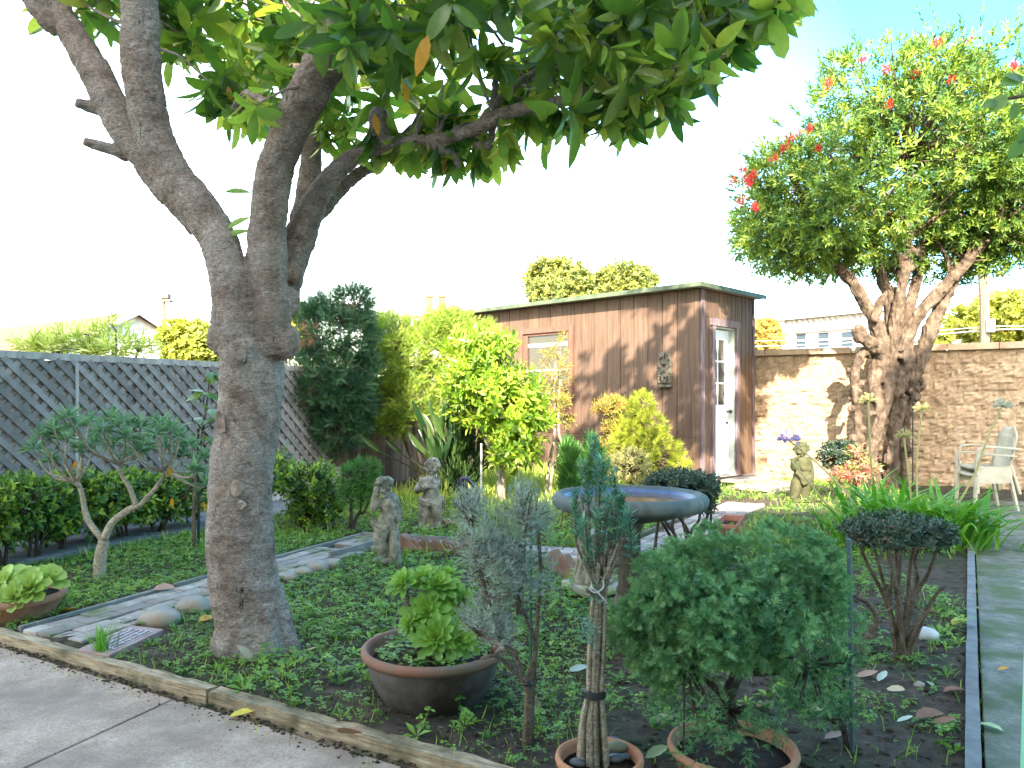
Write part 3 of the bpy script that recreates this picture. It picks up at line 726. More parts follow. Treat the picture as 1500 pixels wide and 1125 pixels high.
L_sen = LEAF('slate_green_leaf', [(0.075,0.167,0.115),(0.127,0.241,0.155),(0.207,0.333,0.196)], .5, .25)
L_sap = LEAF('sapling_leaf', [(.05,.12,.035),(.11,.19,.05),(.19,.26,.09)], .35, .35)
L_aga = LEAF('strap_leaf', [(0.054,0.180,0.024),(0.102,0.264,0.030),(0.180,0.372,0.042)], .35, .35)
L_bop = LEAF('paddle_leaf', [(.014,.04,.012),(.03,.068,.017),(.07,.11,.028)], .35, .25)
L_day = LEAF('daylily_leaf', [(.12,.2,.025),(.2,.28,.04),(.3,.33,.07)], .45, .35)
L_aeo = LEAF('succulent_leaf', [(.10,.22,.03),(.17,.31,.045),(.26,.40,.07)], .4, .22)
L_aeol = LEAF('pale_succulent_leaf', [(.20,.32,.05),(.31,.42,.09),(.40,.48,.14)], .4, .22)
L_clov = LEAF('clover_leaf', [(.07,.15,.025),(.13,.25,.04),(.23,.37,.06)], .5, .3)
L_grass = LEAF('grass_blade', [(.11,.20,.03),(.20,.31,.045),(.38,.43,.09)], .5, .3)
L_farY = LEAF('far_yellow_leaf', [(.17,.20,.03),(.27,.30,.04),(.36,.37,.07)], .6, .2)
L_farG = LEAF('far_green_leaf', [(.09,.12,.03),(.16,.19,.04),(.25,.26,.06)], .6, .2)
L_farO = LEAF('far_orange_leaf', [(.24,.17,.04),(.36,.26,.06),(.42,.30,.08)], .6, .2)
L_olea = LEAF('far_oleander_leaf', [(0.208,0.273,0.052),(0.351,0.416,0.091),(0.520,0.546,0.182)], .5, .3)
m_redfl = LEAF('red_flower', [(.50,.02,.03),(.62,.05,.06)], .5, .25)
m_purp = LEAF('lilac_flower', [(.25,.20,.52),(.40,.35,.66)], .5, .3)
m_seed = LEAF('straw_seedhead', [(.34,.30,.13),(.46,.42,.22)], .6, .3)
m_seedw = LEAF('grey_seedhead', [(.32,.31,.29),(.45,.44,.42)], .6, .3)

# ================================================================ magnolia
YM = 3.62; sM = YM/F
def mg(u, v, d=0.0): return P(u, v, YM-d)                          # d: metres towards the camera
mag = thing('magnolia_tree', (*mg(375,945)[:2],0), 'large leaning magnolia tree with a thick forked grey brown trunk and big glossy leaves', 'tree')
mb = MB()
def limb(pts, seg=18, wob=.10, wf=1.6):
    mb.tube([mg(p[0],p[1],p[3]) for p in pts], [p[2]*sM for p in pts], seg, sm=6, wob=wob, wf=wf)
limb([(374,975,70,0),(374,940,60,0),(370,905,52,0),(358,850,49,0),(352,780,47,0),(356,700,44,0),(362,640,45,0),(367,580,44,0),(370,540,46,0),(370,510,46,-.03),(368,485,36,-.06)])
for a_ in range(7):                                               # root flare
    t = 2*math.pi*a_/7+.3; limb([(374+25*math.cos(t),890,24,.07*math.sin(t)),(374+43*math.cos(t),935,20,.12*math.sin(t)),(374+62*math.cos(t),972,13,.17*math.sin(t))], 10)
limb([(352,522,26,.08),(346,490,31,.09),(340,440,28,.09),(332,390,27,.06),(318,350,27,.03),(298,315,29,.0),(262,268,28,-.03),(228,205,27,-.02),(212,140,26.5,.02),(206,70,26,.06),(205,0,25.5,.1),(208,-120,24,.2),(230,-300,17,.3)])
limb([(300,322,30,-.08),(250,275,27,-.1),(205,215,25,-.1),(172,170,24,-.1),(142,110,23,-.12),(112,60,21,-.15),(85,10,19,-.18),(60,-60,17,-.2),(20,-200,12,-.2)], 14)
limb([(98,42,14,-.16),(70,32,13,-.14),(42,-10,12,-.12),(30,-90,9,-.1)], 10)
limb([(165,165,11,-.12),(135,158,9,-.08),(112,150,7,-.05)], 10); limb([(188,228,11,-.12),(155,216,9,-.08),(124,207,6.5,-.05)], 10)
limb([(398,515,28,.03),(397,470,27,.06),(394,430,27,.05),(391,380,28,.04),(394,310,26,.05),(402,255,26,.08),(425,190,26,.15),(455,130,27,.25),(485,75,28,.35),(512,10,29,.45),(540,-90,30,.6),(600,-260,22,.8)])
limb([(412,455,24,-.06),(420,400,26,-.1),(440,345,24,-.12),(465,290,18,-.1),(505,240,13,-.05),(560,213,10.5,.05),(625,208,9,.15),(690,192,8,.25),(740,165,9,.3),(810,152,7.5,.35),(900,120,6,.4),(990,85,4.5,.42),(1090,50,3.5,.45)], 14)
limb([(432,350,17,-.16),(470,305,15,-.22),(520,258,10,-.3),(560,235,8,-.35)], 10)
limb([(440,330,18,-.2),(452,270,17,-.25),(456,215,16,-.3),(447,130,14,-.35),(436,40,13,-.4),(430,-60,11,-.4)], 12)
limb([(412,190,8,.1),(385,150,8,.05),(362,138,7,-.02),(345,160,8,-.1)], 8)
limb([(620,208,8,.14),(660,225,6,.2),(672,248,4,.24)], 8); limb([(668,190,8,.2),(715,215,6,.22),(722,160,5,.2),(728,95,4,.2)], 8)
limb([(565,212,9,.05),(553,178,12,.08),(556,160,10,.1)], 10)
limb([(700,185,6,.28),(760,120,5,.2),(850,75,4,.1),(950,30,3,.0)], 8)
for u, v, r, d in ((328,495,24,.08),(322,470,14,.05),(352,512,24,.12),(415,500,24,.05),(430,400,13,-.02),(422,440,18,0)): mb.ell(mg(u,v,d), np.array([r,r*.9,r*1.15])*sM, 14, 10, wob=.12)
o = mb.solid('trunk', m_magb, mag, .0075, 1)
rough(o, [(.006,(9,9,16),False),(.0055,(20,20,55),True),(.0035,(55,55,30),False)])
# peeling bark plates
m_plate = M('peeling_bark', [(.15,.10,.075),(.26,.19,.15),(.34,.27,.22)], 25, .9, .7, 70, .006, fine=.35, fsc=60)
mb = MB()
for u, v, w, h in ((322,620,10,16),(330,655,8,18),(322,720,12,12),(345,715,10,14),(330,680,6,10),(352,740,7,8),(318,735,9,8)):
    c = mg(u, v, (.14 if u < 335 else .165)); V = []
    n = 7
    for k in range(n): a_ = 2*math.pi*k/n; V.append(c+V3(math.cos(a_)*w*sM*R.uniform(.7,1.2), R.gauss(0,.004), math.sin(a_)*h*sM*R.uniform(.7,1.2)))
    V += [q+V3(0,.012,0) for q in V]
    mb = MB(); mb.add(V, [tuple(range(n))]+[(k,(k+1)%n,n+(k+1)%n,n+k) for k in range(n)], R.random()); mb.build('bark_plate', m_plate, mag)
# crown: whorls of drooping leaves inside the outline of the photo, plus the part above the frame
LOW = [(60,25),(90,70),(140,80),(190,40),(232,100),(262,125),(300,175),(362,190),(405,165),(430,110),(462,150),(470,205),(520,240),(600,235),(655,235),(715,265),(740,215),(790,195),(850,205),(905,190),(985,165),(1010,120),(1060,95),(1110,70),(1160,20),(1180,0)]
def low_v(u):
    for (u0,v0),(u1,v1) in zip(LOW[:-1], LOW[1:]):
        if u0 <= u <= u1: return v0+(v1-v0)*(u-u0)/(u1-u0)
    return 0
W_, D_ = [], []
def whorl(p, d): W_.append(p); D_.append(d)
def skip(u, v):                                                   # sky openings and the bare limbs in front
    if u < 232 and not (v < 50): return True
    if 232 < u < 262 and v > 95: return True
    return False
n = 0
while n < 470:
    u = R.uniform(60,1165); v = R.uniform(-120, low_v(u)-28)
    if v > low_v(u) or skip(u, v): continue
    if u < 230 and R.random() < .55: continue
    front = R.random()
    Y = YM+R.uniform(-.75,.9) if u > 440 else YM+R.uniform(.15,1.1)
    if u > 700: Y = YM+R.uniform(-.7,.5)
    if 420 < u < 770 and v > low_v(u)-130: Y = YM+R.uniform(.0,.8)
    if v < 0 and R.random() < .4: continue
    p = P(u, v, Y)
    if mnoise.noise(Vector((u*.012,v*.014,5))) < (-.04 if u < 450 else -.16): continue
    whorl(p, nz(V3(R.gauss(0,.5), R.gauss(-.25,.5), R.uniform(-1.1,.25)))); n += 1
vis = len(W_)
cc = mg(420,-250)
while n < 880:                                                    # unseen upper crown, leaf masses placed to shade shed door and right-hand tree
    d = nz(NR.normal(size=3)); r = .3+.7*R.random()**.5
    c_, r_ = R.choice([(V3(1.25,4.0,6.6),V3(1.75,1.1,.85)),(V3(2.25,4.0,5.95),V3(.7,.9,1.0)),(V3(3.0,4.4,7.5),V3(.85,.9,.9)),(V3(-3.3,4.0,4.6),V3(1.0,1.2,1.3))])
    p = c_+d*r_*r
    if p[2] < CH+(HV+25)/F*p[1]: continue
    if mnoise.noise(Vector(p)*1.1) < -.12: continue
    whorl(p, nz(d*V3(1,1,.6)+V3(0,0,.3))); n += 1
W_ = np.array(W_); D_ = np.array(D_)
mb = MB()
big = T_oval(.165, .04, .26, (.16,.4,.65,.86), (.45,.9,1.,.66))
big3 = [big, T_oval(.15, .07, .42, (.16,.4,.65,.86), (.5,.95,1.,.6)), T_oval(.185, -.03, .02, (.16,.4,.65,.86), (.4,.85,1.,.7)), T_oval(.16, .1, -.12, (.16,.4,.65,.86), (.45,.9,1.,.66))]
for q in range(4): shoots(mb, big3[q], W_[:vis][q::4], D_[:vis][q::4], .10, 9, .148, 1.05, szj=.55, tw=.24)
shoots(mb, OVALW, W_[vis:], D_[vis:], .10, 9, .17, 1.2, szj=.35, tw=.18)
# lone leaves on the bare wood
for u, v, au, av in ((369,283,-.9,-.15),(368,318,-.9,.35),(368,338,-.6,.1)):
    mb.inst(big, [mg(u,v,.06)], [V3(au,-.3,-av)], [V3(.2,-.8,.6)], .12)
# droop: pull leaf tips down is already in the template; add hanging twig leaves under the crown edge
hu = [(u, low_v(u)) for u in np.arange(300,1150,13)]
hp = np.array([P(u+R.uniform(-8,8), v-R.uniform(25,60), YM+(R.uniform(-.1,.5) if 420 < u < 770 else R.uniform(-.5,.35))) for u, v in hu if not skip(u, v-30)])
shoots(mb, big, hp, np.tile(V3(.05,-.15,-1),(len(hp),1))+NR.normal(0,.35,hp.shape), .05, 6, .15, .75, szj=.3, tw=.2)
hx = [(548,225,.1),(585,228,.1),(600,238,.15),(636,240,.2),(655,245,.25),(675,250,.25),(700,240,.2),(718,250,.2),(740,215,.3),(665,225,.2),(705,215,.3),(640,222,.1),(480,175,-.1),(500,200,-.1),(770,190,.3),(820,185,.35),(880,180,.4),(935,175,.4),(565,225,.0),(725,230,.25)]
hq = np.array([mg(u+R.uniform(-6,6), v-R.uniform(22,40), d+R.uniform(-.12,.08)) for u, v, d in hx])
for q in range(4): shoots(mb, big3[q], hq[q::4], np.tile(V3(.05,-.1,-1),(len(hq[q::4]),1))+NR.normal(0,.25,(len(hq[q::4]),3)), .06, 7, .135, .6, szj=.4, tw=.2)
hp = np.concatenate([hp, hq])
mb.build('crown', L_mag, mag, True)
mb = MB(); skel = line_pts([mg(206,70,.06), mg(208,-120,.2), mg(230,-300,.3)])+line_pts([mg(455,130,.25), mg(512,10,.45), mg(540,-90,.6), mg(600,-260,.8)])+line_pts([mg(505,240,-.05), mg(625,208,.15), mg(740,165,.3), mg(900,120,.4), mg(1090,50,.45)])+line_pts([mg(456,215,-.3), mg(436,40,-.4)])+line_pts([mg(700,185,.28), mg(850,75,.1), mg(950,30,0)])
twigs(mb, skel, np.concatenate([W_[:vis], W_[vis:][::3], hp]), .009, .55)
mb.build('branch', m_magb, mag)
for u, v, d, s_ in ((627,65,.9,.15),(312,152,-.2,.1),(334,140,-.2,.09),(235,103,-.1,.07),(398,62,-.2,.1),(592,135,.3,.09),(548,180,.2,.1),(655,245,.2,.08),(938,125,.3,.06)):
    mb = MB(); mb.inst(OVAL, [mg(u,v-14,d)], [V3(R.uniform(-.3,.3),-.15,-1)], [V3(.3,-1,.1)], s_); mb.build('dead_leaf', L_magd, mag, True)

# ================================================================ red flowered tree on the right
YB = 10.35; sB = YB/F
def bo(u, v, d=0.0): return P(u, v, YB-d)
bot = thing('bottlebrush_tree', (*bo(1292,690)[:2],0), 'gnarled tree with a rounded crown and red brush flowers before the block wall', 'tree')
mb = MB()
def nw(u, v): return 1290+(u-1290)*(.84 if v > 480 else .84+.16*min(1,(480-v)/90))
def lb_(pts, seg=10, wob=.25): mb.tube([bo(nw(p[0],p[1]),p[1],p[3]) for p in pts], [p[2]*sB*.86 for p in pts], seg, sm=4, wob=wob, wf=2.5)
zb = 730
lb_([(1262,zb,12.2,.05),(1256,660,8.6,.08),(1249,600,5.8,.1),(1245,550,5.8,.12),(1258,520,7.9,.08),(1285,503,8.6,.02)])
lb_([(1306,zb,14.4,.1),(1309,650,10.8,.12),(1313,600,10.1,.08),(1322,550,10.8,.05),(1314,512,10.8,0)])
lb_([(1285,zb,11.5,.18),(1273,665,7.9,.24),(1288,612,7.2,.2),(1278,560,9.4,.1),(1290,508,10.1,.02)])
lb_([(1325,zb,8.6,-.1),(1330,640,8.6,-.05),(1337,590,9.4,0),(1342,550,9.4,0),(1335,508,8.6,0)])
lb_([(1268,690,7.2,.2),(1282,640,6.5,.26),(1302,590,6.5,.22),(1308,545,7.2,.12)])
lb_([(1300,680,6.5,.25),(1318,630,5.8,.2),(1332,580,6.5,.12)])
for k in range(90):
    b_ = R.choice([(1256,660),(1249,600),(1246,560),(1309,650),(1313,600),(1320,550),(1285,680),(1275,650),(1285,600),(1290,520),(1310,515),(1330,640),(1338,590),(1300,580)])
    u = b_[0]+R.gauss(0,11); v = b_[1]+R.gauss(0,18); mb.ell(bo(nw(u,v),v,R.uniform(.0,.2)), np.array([1,1,1.2])*R.uniform(2.5,6.5)*sB, 10, 8, wob=.35)
lb_([(1300,540,9,.06),(1287,515,12,.1),(1268,500,11,.15),(1254,487,9.5,.18),(1247,484,8.5,.22)]); lb_([(1256,492,11,.18),(1248,497,8,.24)])
lb_([(1292,560,9,.06),(1290,510,13,.08),(1278,470,10,.1),(1262,440,10,.1),(1240,405,9,.1),(1205,370,7,.12),(1170,340,5,.15)])
lb_([(1306,570,9,.04),(1302,510,13,0),(1305,450,9,0),(1290,400,9,0),(1275,350,7,-.1),(1240,290,5,-.2)])
lb_([(1308,560,9,.08),(1311,510,12,.1),(1318,455,9,.15),(1325,400,8,.15),(1330,330,7,.1),(1330,240,5,0)])
lb_([(1325,575,9,.03),(1328,525,13,.03),(1345,475,10,.05),(1380,430,9.5,.1),(1415,385,8.5,.1),(1450,340,8,.1),(1490,290,5,0)])
lb_([(1334,610,9,0),(1347,560,13,0),(1366,510,12,0),(1384,460,10.5,0),(1400,410,10,-.05),(1430,350,7,-.2)])
lb_([(1318,560,8,-.04),(1322,500,10,-.1),(1340,440,9,-.2),(1350,380,8,-.3),(1370,300,6,-.4)])
lb_([(1300,550,8,-.04),(1300,500,9,-.1),(1322,440,8,-.05),(1300,420,5,0)]); lb_([(1278,470,7,.2),(1290,440,5,.2),(1300,430,4,.2)])
for k in range(26):
    a = R.choice([(1240,405),(1205,370),(1290,400),(1325,400),(1415,385),(1400,410),(1350,380),(1275,350),(1450,340)])
    lb_([(a[0],a[1],5,R.uniform(-.3,.2)),(a[0]+R.uniform(-30,30),a[1]-R.uniform(15,45),3.5,R.uniform(-.5,.5)),(a[0]+R.uniform(-75,75),a[1]-R.uniform(50,120),2,R.uniform(-.9,.9))], 6)
o = mb.solid('trunk', m_botb, bot, .012, 0)
rough(o, [(.02,(6,6,4),False),(.022,(16,16,5),True),(.012,(40,40,14),False)])
BL_ = [(bo(1330,215), V3(1.45,1.2,1.1)), (bo(1220,285,.2), V3(1.05,1.0,.85)), (bo(1400,170), V3(1.3,1.1,.9)), (bo(1440,270), V3(1.0,1.0,.75)), (bo(1160,300,.1), V3(.62,.7,.7)), (bo(1190,345,.1), V3(.66,.7,.48)), (bo(1165,372,.0), V3(.5,.5,.26)), (bo(1240,378,-.25), V3(.5,.5,.26)), (bo(1375,375,-.4), V3(.6,.45,.3)), (bo(1455,375,-.1), V3(.4,.5,.3)), (bo(1120,320,.1), V3(.42,.5,.5)), (bo(1440,330,-.1), V3(.55,.6,.4)), (bo(1300,350,-.3), V3(.9,.5,.3)), (bo(1300,120), V3(.85,.8,.45)), (bo(1500,230), V3(1.0,1,1.1))]
BL_ += [(bo(1470,330), V3(.6,.7,.5)), (bo(1480,380,.2), V3(.35,.5,.25)), (bo(1130,330,.1), V3(.4,.45,.5))]
pts, nr = blob_pts(BL_, 3000, .55, .42, 1.7)
keep = ~((pts[:,2] < bo(0,395)[2]) & (np.abs(nr[:,0]) < .6)) | (NR.random(len(pts)) < .35)
pts, nr = pts[keep], nr[keep]
keep = CH-(0-0)+0*pts[:,0] < 99
mb = MB(); shoots(mb, LANCE, pts-nr*.1, nz(nr+V3(0,0,.35)+NR.normal(0,.35,nr.shape)), .2, 9, .09, .95, wid=1.05, tw=.15)
cp, cn = clumps(BL_, 620, .17, 14, .8, .36, 1.7); kk = cp[:,2] > bo(0,400)[2]
shoots(mb, LANCE, cp[kk], nz(cn[kk]+V3(0,0,.25)), .13, 9, .085, .85, wid=1.05, tw=.12)
# long loose shoots at the top and the left
lp, ld = [], []
for u0, v0, u1, v1 in ((1265,110,1250,45),(1290,110,1275,60),(1385,70,1365,10),(1370,60,1345,15),(1432,70,1440,5),(1490,90,1495,10),(1205,130,1200,80),(1180,180,1160,155),(1150,190,1138,180),(1110,240,1090,228),(1160,235,1135,222),(1410,60,1408,35),(1470,80,1478,50),(1240,130,1215,105),(1200,160,1185,128),(1095,265,1075,260)):
    d = R.uniform(-.3,.3); a, b = bo(u0,v0,d), bo(u1,v1,d)
    for k in range(5): lp.append(a+(b-a)*k/5); ld.append(b-a)
lp = np.array(lp); ld = np.array(ld); shoots(mb, LANCE, lp, ld, .13, 8, .095, .75, wid=.8)
mb.build('crown', L_bot, bot)
mb = MB(); twigs(mb, [bo(1240,405,.1), bo(1275,350), bo(1330,330), bo(1330,240), bo(1415,385), bo(1450,340), bo(1370,300,-.4), bo(1205,370)], pts[::9], .018, 1, .04); mb.build('branch', m_botb, bot)
for u, v in ((1158,202),(1150,215),(1168,193),(1220,215),(1200,216),(1187,188),(1133,232),(1297,102),(1340,108),(1394,117),(1420,60),(1373,62),(1264,87),(1213,123),(1486,95),(1087,250),(1092,262),(1072,266),(1103,256),(1086,294),(1107,303),(1302,152),(1477,232),(1098,268)):
    c = bo(u, v, R.uniform(.75,1.0)); mb = MB(); n = 90
    ax = nz(V3(R.gauss(0,.6), -.6, R.gauss(.3,.5))); d = nz(NR.normal(size=(n,3))); d = nz(d-ax*(d@ax)[:,None]*.6)
    mb.inst(NEED, c+ax*NR.uniform(-.05,.05,(n,1)), d, ax+NR.normal(0,.3,(n,3)), NR.uniform(.05,.085,n), wid=.6); mb.build('flower', m_redfl, bot)

# ================================================================ generic shrub maker
def shrub(name, base, label, cat, mat, T, blobs, n, L, nl, size, ang=.9, stems=None, smat=None, r0=.02, shell=.5, gap=.25, gs=3, upb=.4, wid=None, group=None, frac=.25, tw=.14, smooth=False, sr=.01, pull=.5):
    t = thing(name, (base[0],base[1],gh(base[0],base[1])), label, cat, group)
    pts, nr = blob_pts(blobs, n, shell, gap, gs)
    mb = MB(); shoots(mb, T, pts-nr*L*pull, nz(nr+V3(0,0,upb)+NR.normal(0,.3,nr.shape)), L, nl, size, ang, wid=wid, tw=tw); mb.build('crown', mat, t, smooth)
    mb = MB(); sk = []
    if stems is None:
        top = np.asarray(blobs[0][0]); stems = [[np.array([base[0],base[1],-.04]), (np.array([base[0],base[1],0])+top)/2+NR.normal(0,.02,3), top]]
    for s in stems:
        mb.tube(s, np.linspace(r0, r0*.55, len(s)), 8, sm=4, wob=.2); sk += line_pts(s[len(s)//2:], 4)
    twigs(mb, sk, pts[:int(len(pts)*frac)], sr, 1, .05); mb.build('trunk', smat or m_stem, t)
    return t
def fan(base, tops, r=.02, bend=.1):
    o = []
    for q in tops:
        b = np.array([base[0]+R.gauss(0,.015), base[1]+R.gauss(0,.015), -.03]); q = np.asarray(q, float)
        o.append([b, b*.62+q*.38+NR.normal(0,bend*.3,3)+V3(0,0,.06), b*.25+q*.75+NR.normal(0,bend*.3,3), q])
    return o
# dark conifer and its light neighbour
c = P(497,540,9.4)
shrub('conifer_tree', (c[0],9.45), 'dark green conifer with a thin curved tip in front of the brown fence', 'tree', L_dcon, SPRAY, [(P(495,500,9.4),V3(.48,.5,.55)),(P(490,560,9.4),V3(.58,.5,.5)),(P(500,620,9.4),V3(.34,.35,.36)),(P(520,455,9.4),V3(.22,.25,.3)),(P(465,470,9.4),V3(.2,.25,.28))], 1300, .12, 7, .13, .8, stems=[[V3(c[0],9.45,-.03),P(505,690,9.45),P(500,560,9.4),P(520,450,9.4)],[P(500,650,9.45),P(480,600,9.4),P(470,520,9.3)]], r0=.035, upb=.7, gap=.3, wid=.8)
t = bpy.data.objects['conifer_tree']
mb = MB(); a, b = P(515,440,9.4), P(556,396,9.4)
k = np.linspace(0,1,14)[:,None]; pp = a+(b-a)*k+np.hstack([.0*k,0*k,-.12*np.sin(k*3.14)]); shoots(mb, SPRAY, pp, np.tile(b-a,(14,1)), .05, 4, .1, .5, wid=.6); mb.build('shoot', L_dcon, t)
mb = MB(); pp, nn = blob_pts([(P(450,492,9.0),V3(.1,.1,.12)),(P(445,580,9.1),V3(.09,.06,.05))], 40, .3); shoots(mb, SPRAY, pp, nn, .05, 5, .08, .8); mb.build('dead_shoot', LEAF('dead_conifer_leaf', [(.16,.08,.05),(.26,.14,.09)], .7, .2), t)
c = P(620,560,10.4)
shrub('conifer_shrub', (c[0],10.5), 'feathery light green conifer between the dark conifer and the lemon tree', 'shrub', L_lcon, SPRAY, [(P(590,520,10.4),V3(.5,.45,.5)),(P(650,515,10.5),V3(.5,.45,.5)),(P(655,480,10.5),V3(.36,.4,.26)),(P(570,490,10.3),V3(.3,.35,.3)),(P(600,590,10.3),V3(.45,.4,.42)),(P(560,560,10.4),V3(.3,.35,.5)),(P(700,500,10.6),V3(.35,.4,.3)),(P(575,625,10.3),V3(.3,.3,.2))], 2600, .12, 6, .11, .8, stems=fan((c[0],10.5), [P(590,520,10.4),P(650,515,10.5),P(570,590,10.3),P(690,500,10.6)]), r0=.035, upb=.9, gap=.16, wid=.8)
t = bpy.data.objects['conifer_shrub']; mb = MB()
pp = np.array([P(606+R.gauss(0,5),v,10.4) for v in (398,412,425,438,448,455)]); shoots(mb, LANCE, pp, np.tile(V3(0.1,0,1),(len(pp),1)), .05, 3, .09, .9); mb.build('shoot', L_lcon, t)
# lemon tree
c = P(735,735,8.9); c[2] = 0
shrub('lemon_tree', c[:2], 'small round sunlit lemon tree with bright yellow green leaves by the shed window', 'tree', L_lem, OVAL, [(P(735,590,8.9),V3(.52,.55,.48)),(P(705,560,8.9),V3(.46,.5,.45)),(P(762,618,8.8),V3(.38,.42,.34)),(P(690,535,9),V3(.35,.4,.4)),(P(712,515,8.9),V3(.36,.4,.26)),(P(755,660,8.7),V3(.3,.3,.2))], 900, .14, 8, .105, 1.0, stems=[[V3(c[0],8.9,-.03),P(733,690,8.9),P(728,672,8.9),P(712,640,8.9),P(700,590,8.9)],[P(728,676,8.9),P(745,655,8.85),P(765,620,8.8)],[P(728,672,8.9),P(733,630,9),P(745,570,8.9)]], r0=.055, smat=m_palest, upb=.3, gap=.2, smooth=True)
# feathery tall shrub at the window
b = P(798,728,9.2)
shrub('feathery_shrub', b[:2], 'tall thin shrub with pale canes and feathery yellow red leaves against the shed window', 'shrub', L_nand, LANCE, [(P(815,545,9.3),V3(.2,.2,.12)),(P(812,520,9.3),V3(.16,.15,.1)),(P(818,500,9.3),V3(.1,.1,.1)),(P(812,580,9.3),V3(.2,.2,.15)),(P(825,600,9.2),V3(.12,.15,.2))], 130, .13, 9, .065, 1.0, stems=[[V3(b[0],9.2,-.03),P(803,690,9.2),P(812,640,9.2),P(812,560,9.3)],[V3(b[0]+.05,9.2,-.03),P(810,685,9.2),P(824,655,9.2),P(818,630,9.2),P(820,560,9.3)],[V3(b[0]+.02,9.25,-.03),P(804,680,9.25),P(810,650,9.2)]], r0=.018, smat=m_palest, gap=.2, wid=.7)
# golden conifer, beige ball, nandina-like bush on its left, two dark uprights
b = P(945,725,9.0)
shrub('golden_conifer', b[:2], 'bright golden conical conifer beside the shed corner', 'shrub', L_gold, SPRAY, [(P(940,600,9.0),V3(.15,.18,.2)),(P(940,630,9.0),V3(.28,.3,.25)),(P(948,665,9.0),V3(.4,.38,.28)),(P(960,690,9.0),V3(.4,.38,.25)),(P(925,650,9),V3(.25,.3,.25))], 1000, .06, 8, .062, .8, r0=.03, upb=.6, gap=.15, wid=1.2, shell=.7)
b = P(890,700,9.3)
shrub('wispy_shrub', b[:2], 'wispy pale yellow shrub left of the golden conifer', 'shrub', L_nand, LANCE, [(P(892,605,9.3),V3(.2,.22,.2)),(P(880,635,9.3),V3(.16,.2,.2)),(P(900,595,9.3),V3(.14,.15,.1)),(P(878,655,9.2),V3(.12,.15,.1))], 330, .1, 8, .05, .9, r0=.02, gap=.25, wid=.9)
b = P(925,725,8.6)
shrub('dried_ball_shrub', b[:2], 'small round beige shrub in front of the golden conifer', 'shrub', L_beige, LANCE, [(P(925,682,8.6),V3(.23,.23,.2))], 420, .06, 7, .035, .9, r0=.02, wid=1.2, gap=.12, shell=.75)
L_arb = L_ball
for u, v, Y, w, h, lb in ((836,690,7.6,.14,.24,'dark green upright shrub left of the bird bath, the left one of the pair'),(872,686,7.9,.14,.25,'dark green upright shrub directly behind the bird bath, the right one of the pair')):
    b = P(u, v, Y); b[2] = 0
    shrub('upright_shrub', b[:2], lb, 'shrub', L_ball, T_spray(3,.06,.4,.35), [(P(u,v,Y),V3(w,w,h)),(P(u,v+30,Y),V3(w*.9,w,h*.8)),(P(u-6,v-12,Y),V3(w*.6,w*.7,h*.9))], 420, .08, 6, .085, .45, r0=.025, upb=2.2, gap=.1, shell=.6, group='dark upright shrubs behind the bird bath')
# bird of paradise clump
b = P(672,722,9.6)
t = thing('paddle_leaf_plant', (b[0],9.6,0), 'clump of tall upright dark paddle shaped leaves behind the statue with the lyre', 'plant')
mb = MB(); ms = MB()
pad = T_oval(.10, .05, .12, (.2,.5,.8), (.7,1,.7))
for k in range(110):
    a = R.uniform(0,6.28); r = R.uniform(0,.26); p0 = V3(b[0]+r*math.cos(a), 9.6+r*.7*math.sin(a), -.02); top = V3(b[0]+R.gauss(0,.24)+.5*r*math.cos(a), 9.55+R.gauss(0,.15), R.uniform(.35,.95))
    ms.tube([p0, (p0+top)/2+V3(0,0,.05), top], [.012,.009,.006], 5, sm=2, rnd=R.random())
    mb.inst(pad, [top], [nz(top-p0)*1+V3(R.gauss(0,.15),R.gauss(0,.1),.2)], [V3(R.gauss(0,.6),-1,.1)], R.uniform(.28,.42))
mb.build('foliage', L_bop, t, True); ms.build('stalk', L_bop, t, True)
mb = MB()
for u, v in ((705,690),): mb.tube([P(u,725,8.7)*V3(1,1,0), P(u,650,8.7)], [.012,.012], 10)
tag(mb.build('white_stake', m_white, pos=(P(705,725,8.7)*V3(1,1,0)).tolist()), 'thin white stake left of the lemon tree trunk', 'plant stake')
# round topiary, box bush, hedge on the left
b = P(515,783,6.75); b[2] = 0
shrub('round_topiary', b[:2], 'small round clipped green shrub on thin dark stems left of the curly haired statue', 'shrub', L_ball, T_spray(3,.06,.5,.35), [(P(527,703,6.75),V3(.17,.17,.16)),(P(520,725,6.75),V3(.14,.15,.1)),(P(535,690,6.75),V3(.13,.13,.1))], 520, .05, 6, .05, .7, stems=fan(b, [P(515,730,6.75),P(530,725,6.75),P(520,700,6.75),P(540,735,6.75)], bend=.06), r0=.016, smat=m_darkst, gap=.1, shell=.6)
b = P(443,775,7.0); b[2] = 0
shrub('box_bush', b[:2], 'bushy green shrub with dark stems just right of the magnolia trunk', 'shrub', L_box, OVALS, [(P(440,710,7),V3(.3,.28,.2)),(P(470,715,7),V3(.22,.25,.22)),(P(415,695,6.9),V3(.16,.2,.14)),(P(480,745,7),V3(.14,.2,.12)),(P(410,670,6.9),V3(.07,.08,.07)),(P(450,750,7),V3(.2,.2,.12))], 520, .08, 8, .042, 1.0, stems=fan(b, [P(430,720,7),P(460,715,7),P(480,735,7),P(415,690,6.9),P(490,750,7)]), r0=.018, smat=m_darkst, gap=.35, gs=5)
hb = []
for k in range(9):
    f = k/8; u = -35+f*300; Y = 5.2+f*1.75; vt = 712-f*14+R.uniform(-6,6); vb = 805-f*50
    p = P(u,(vt+vb)/2,Y); hb.append((p, V3(.27,.27,(vb-vt)/2/F*Y*1.15)))
    p = P(u+14,vt+14,Y+.1); hb.append((p, V3(.2,.2,.11)))
st_ = []
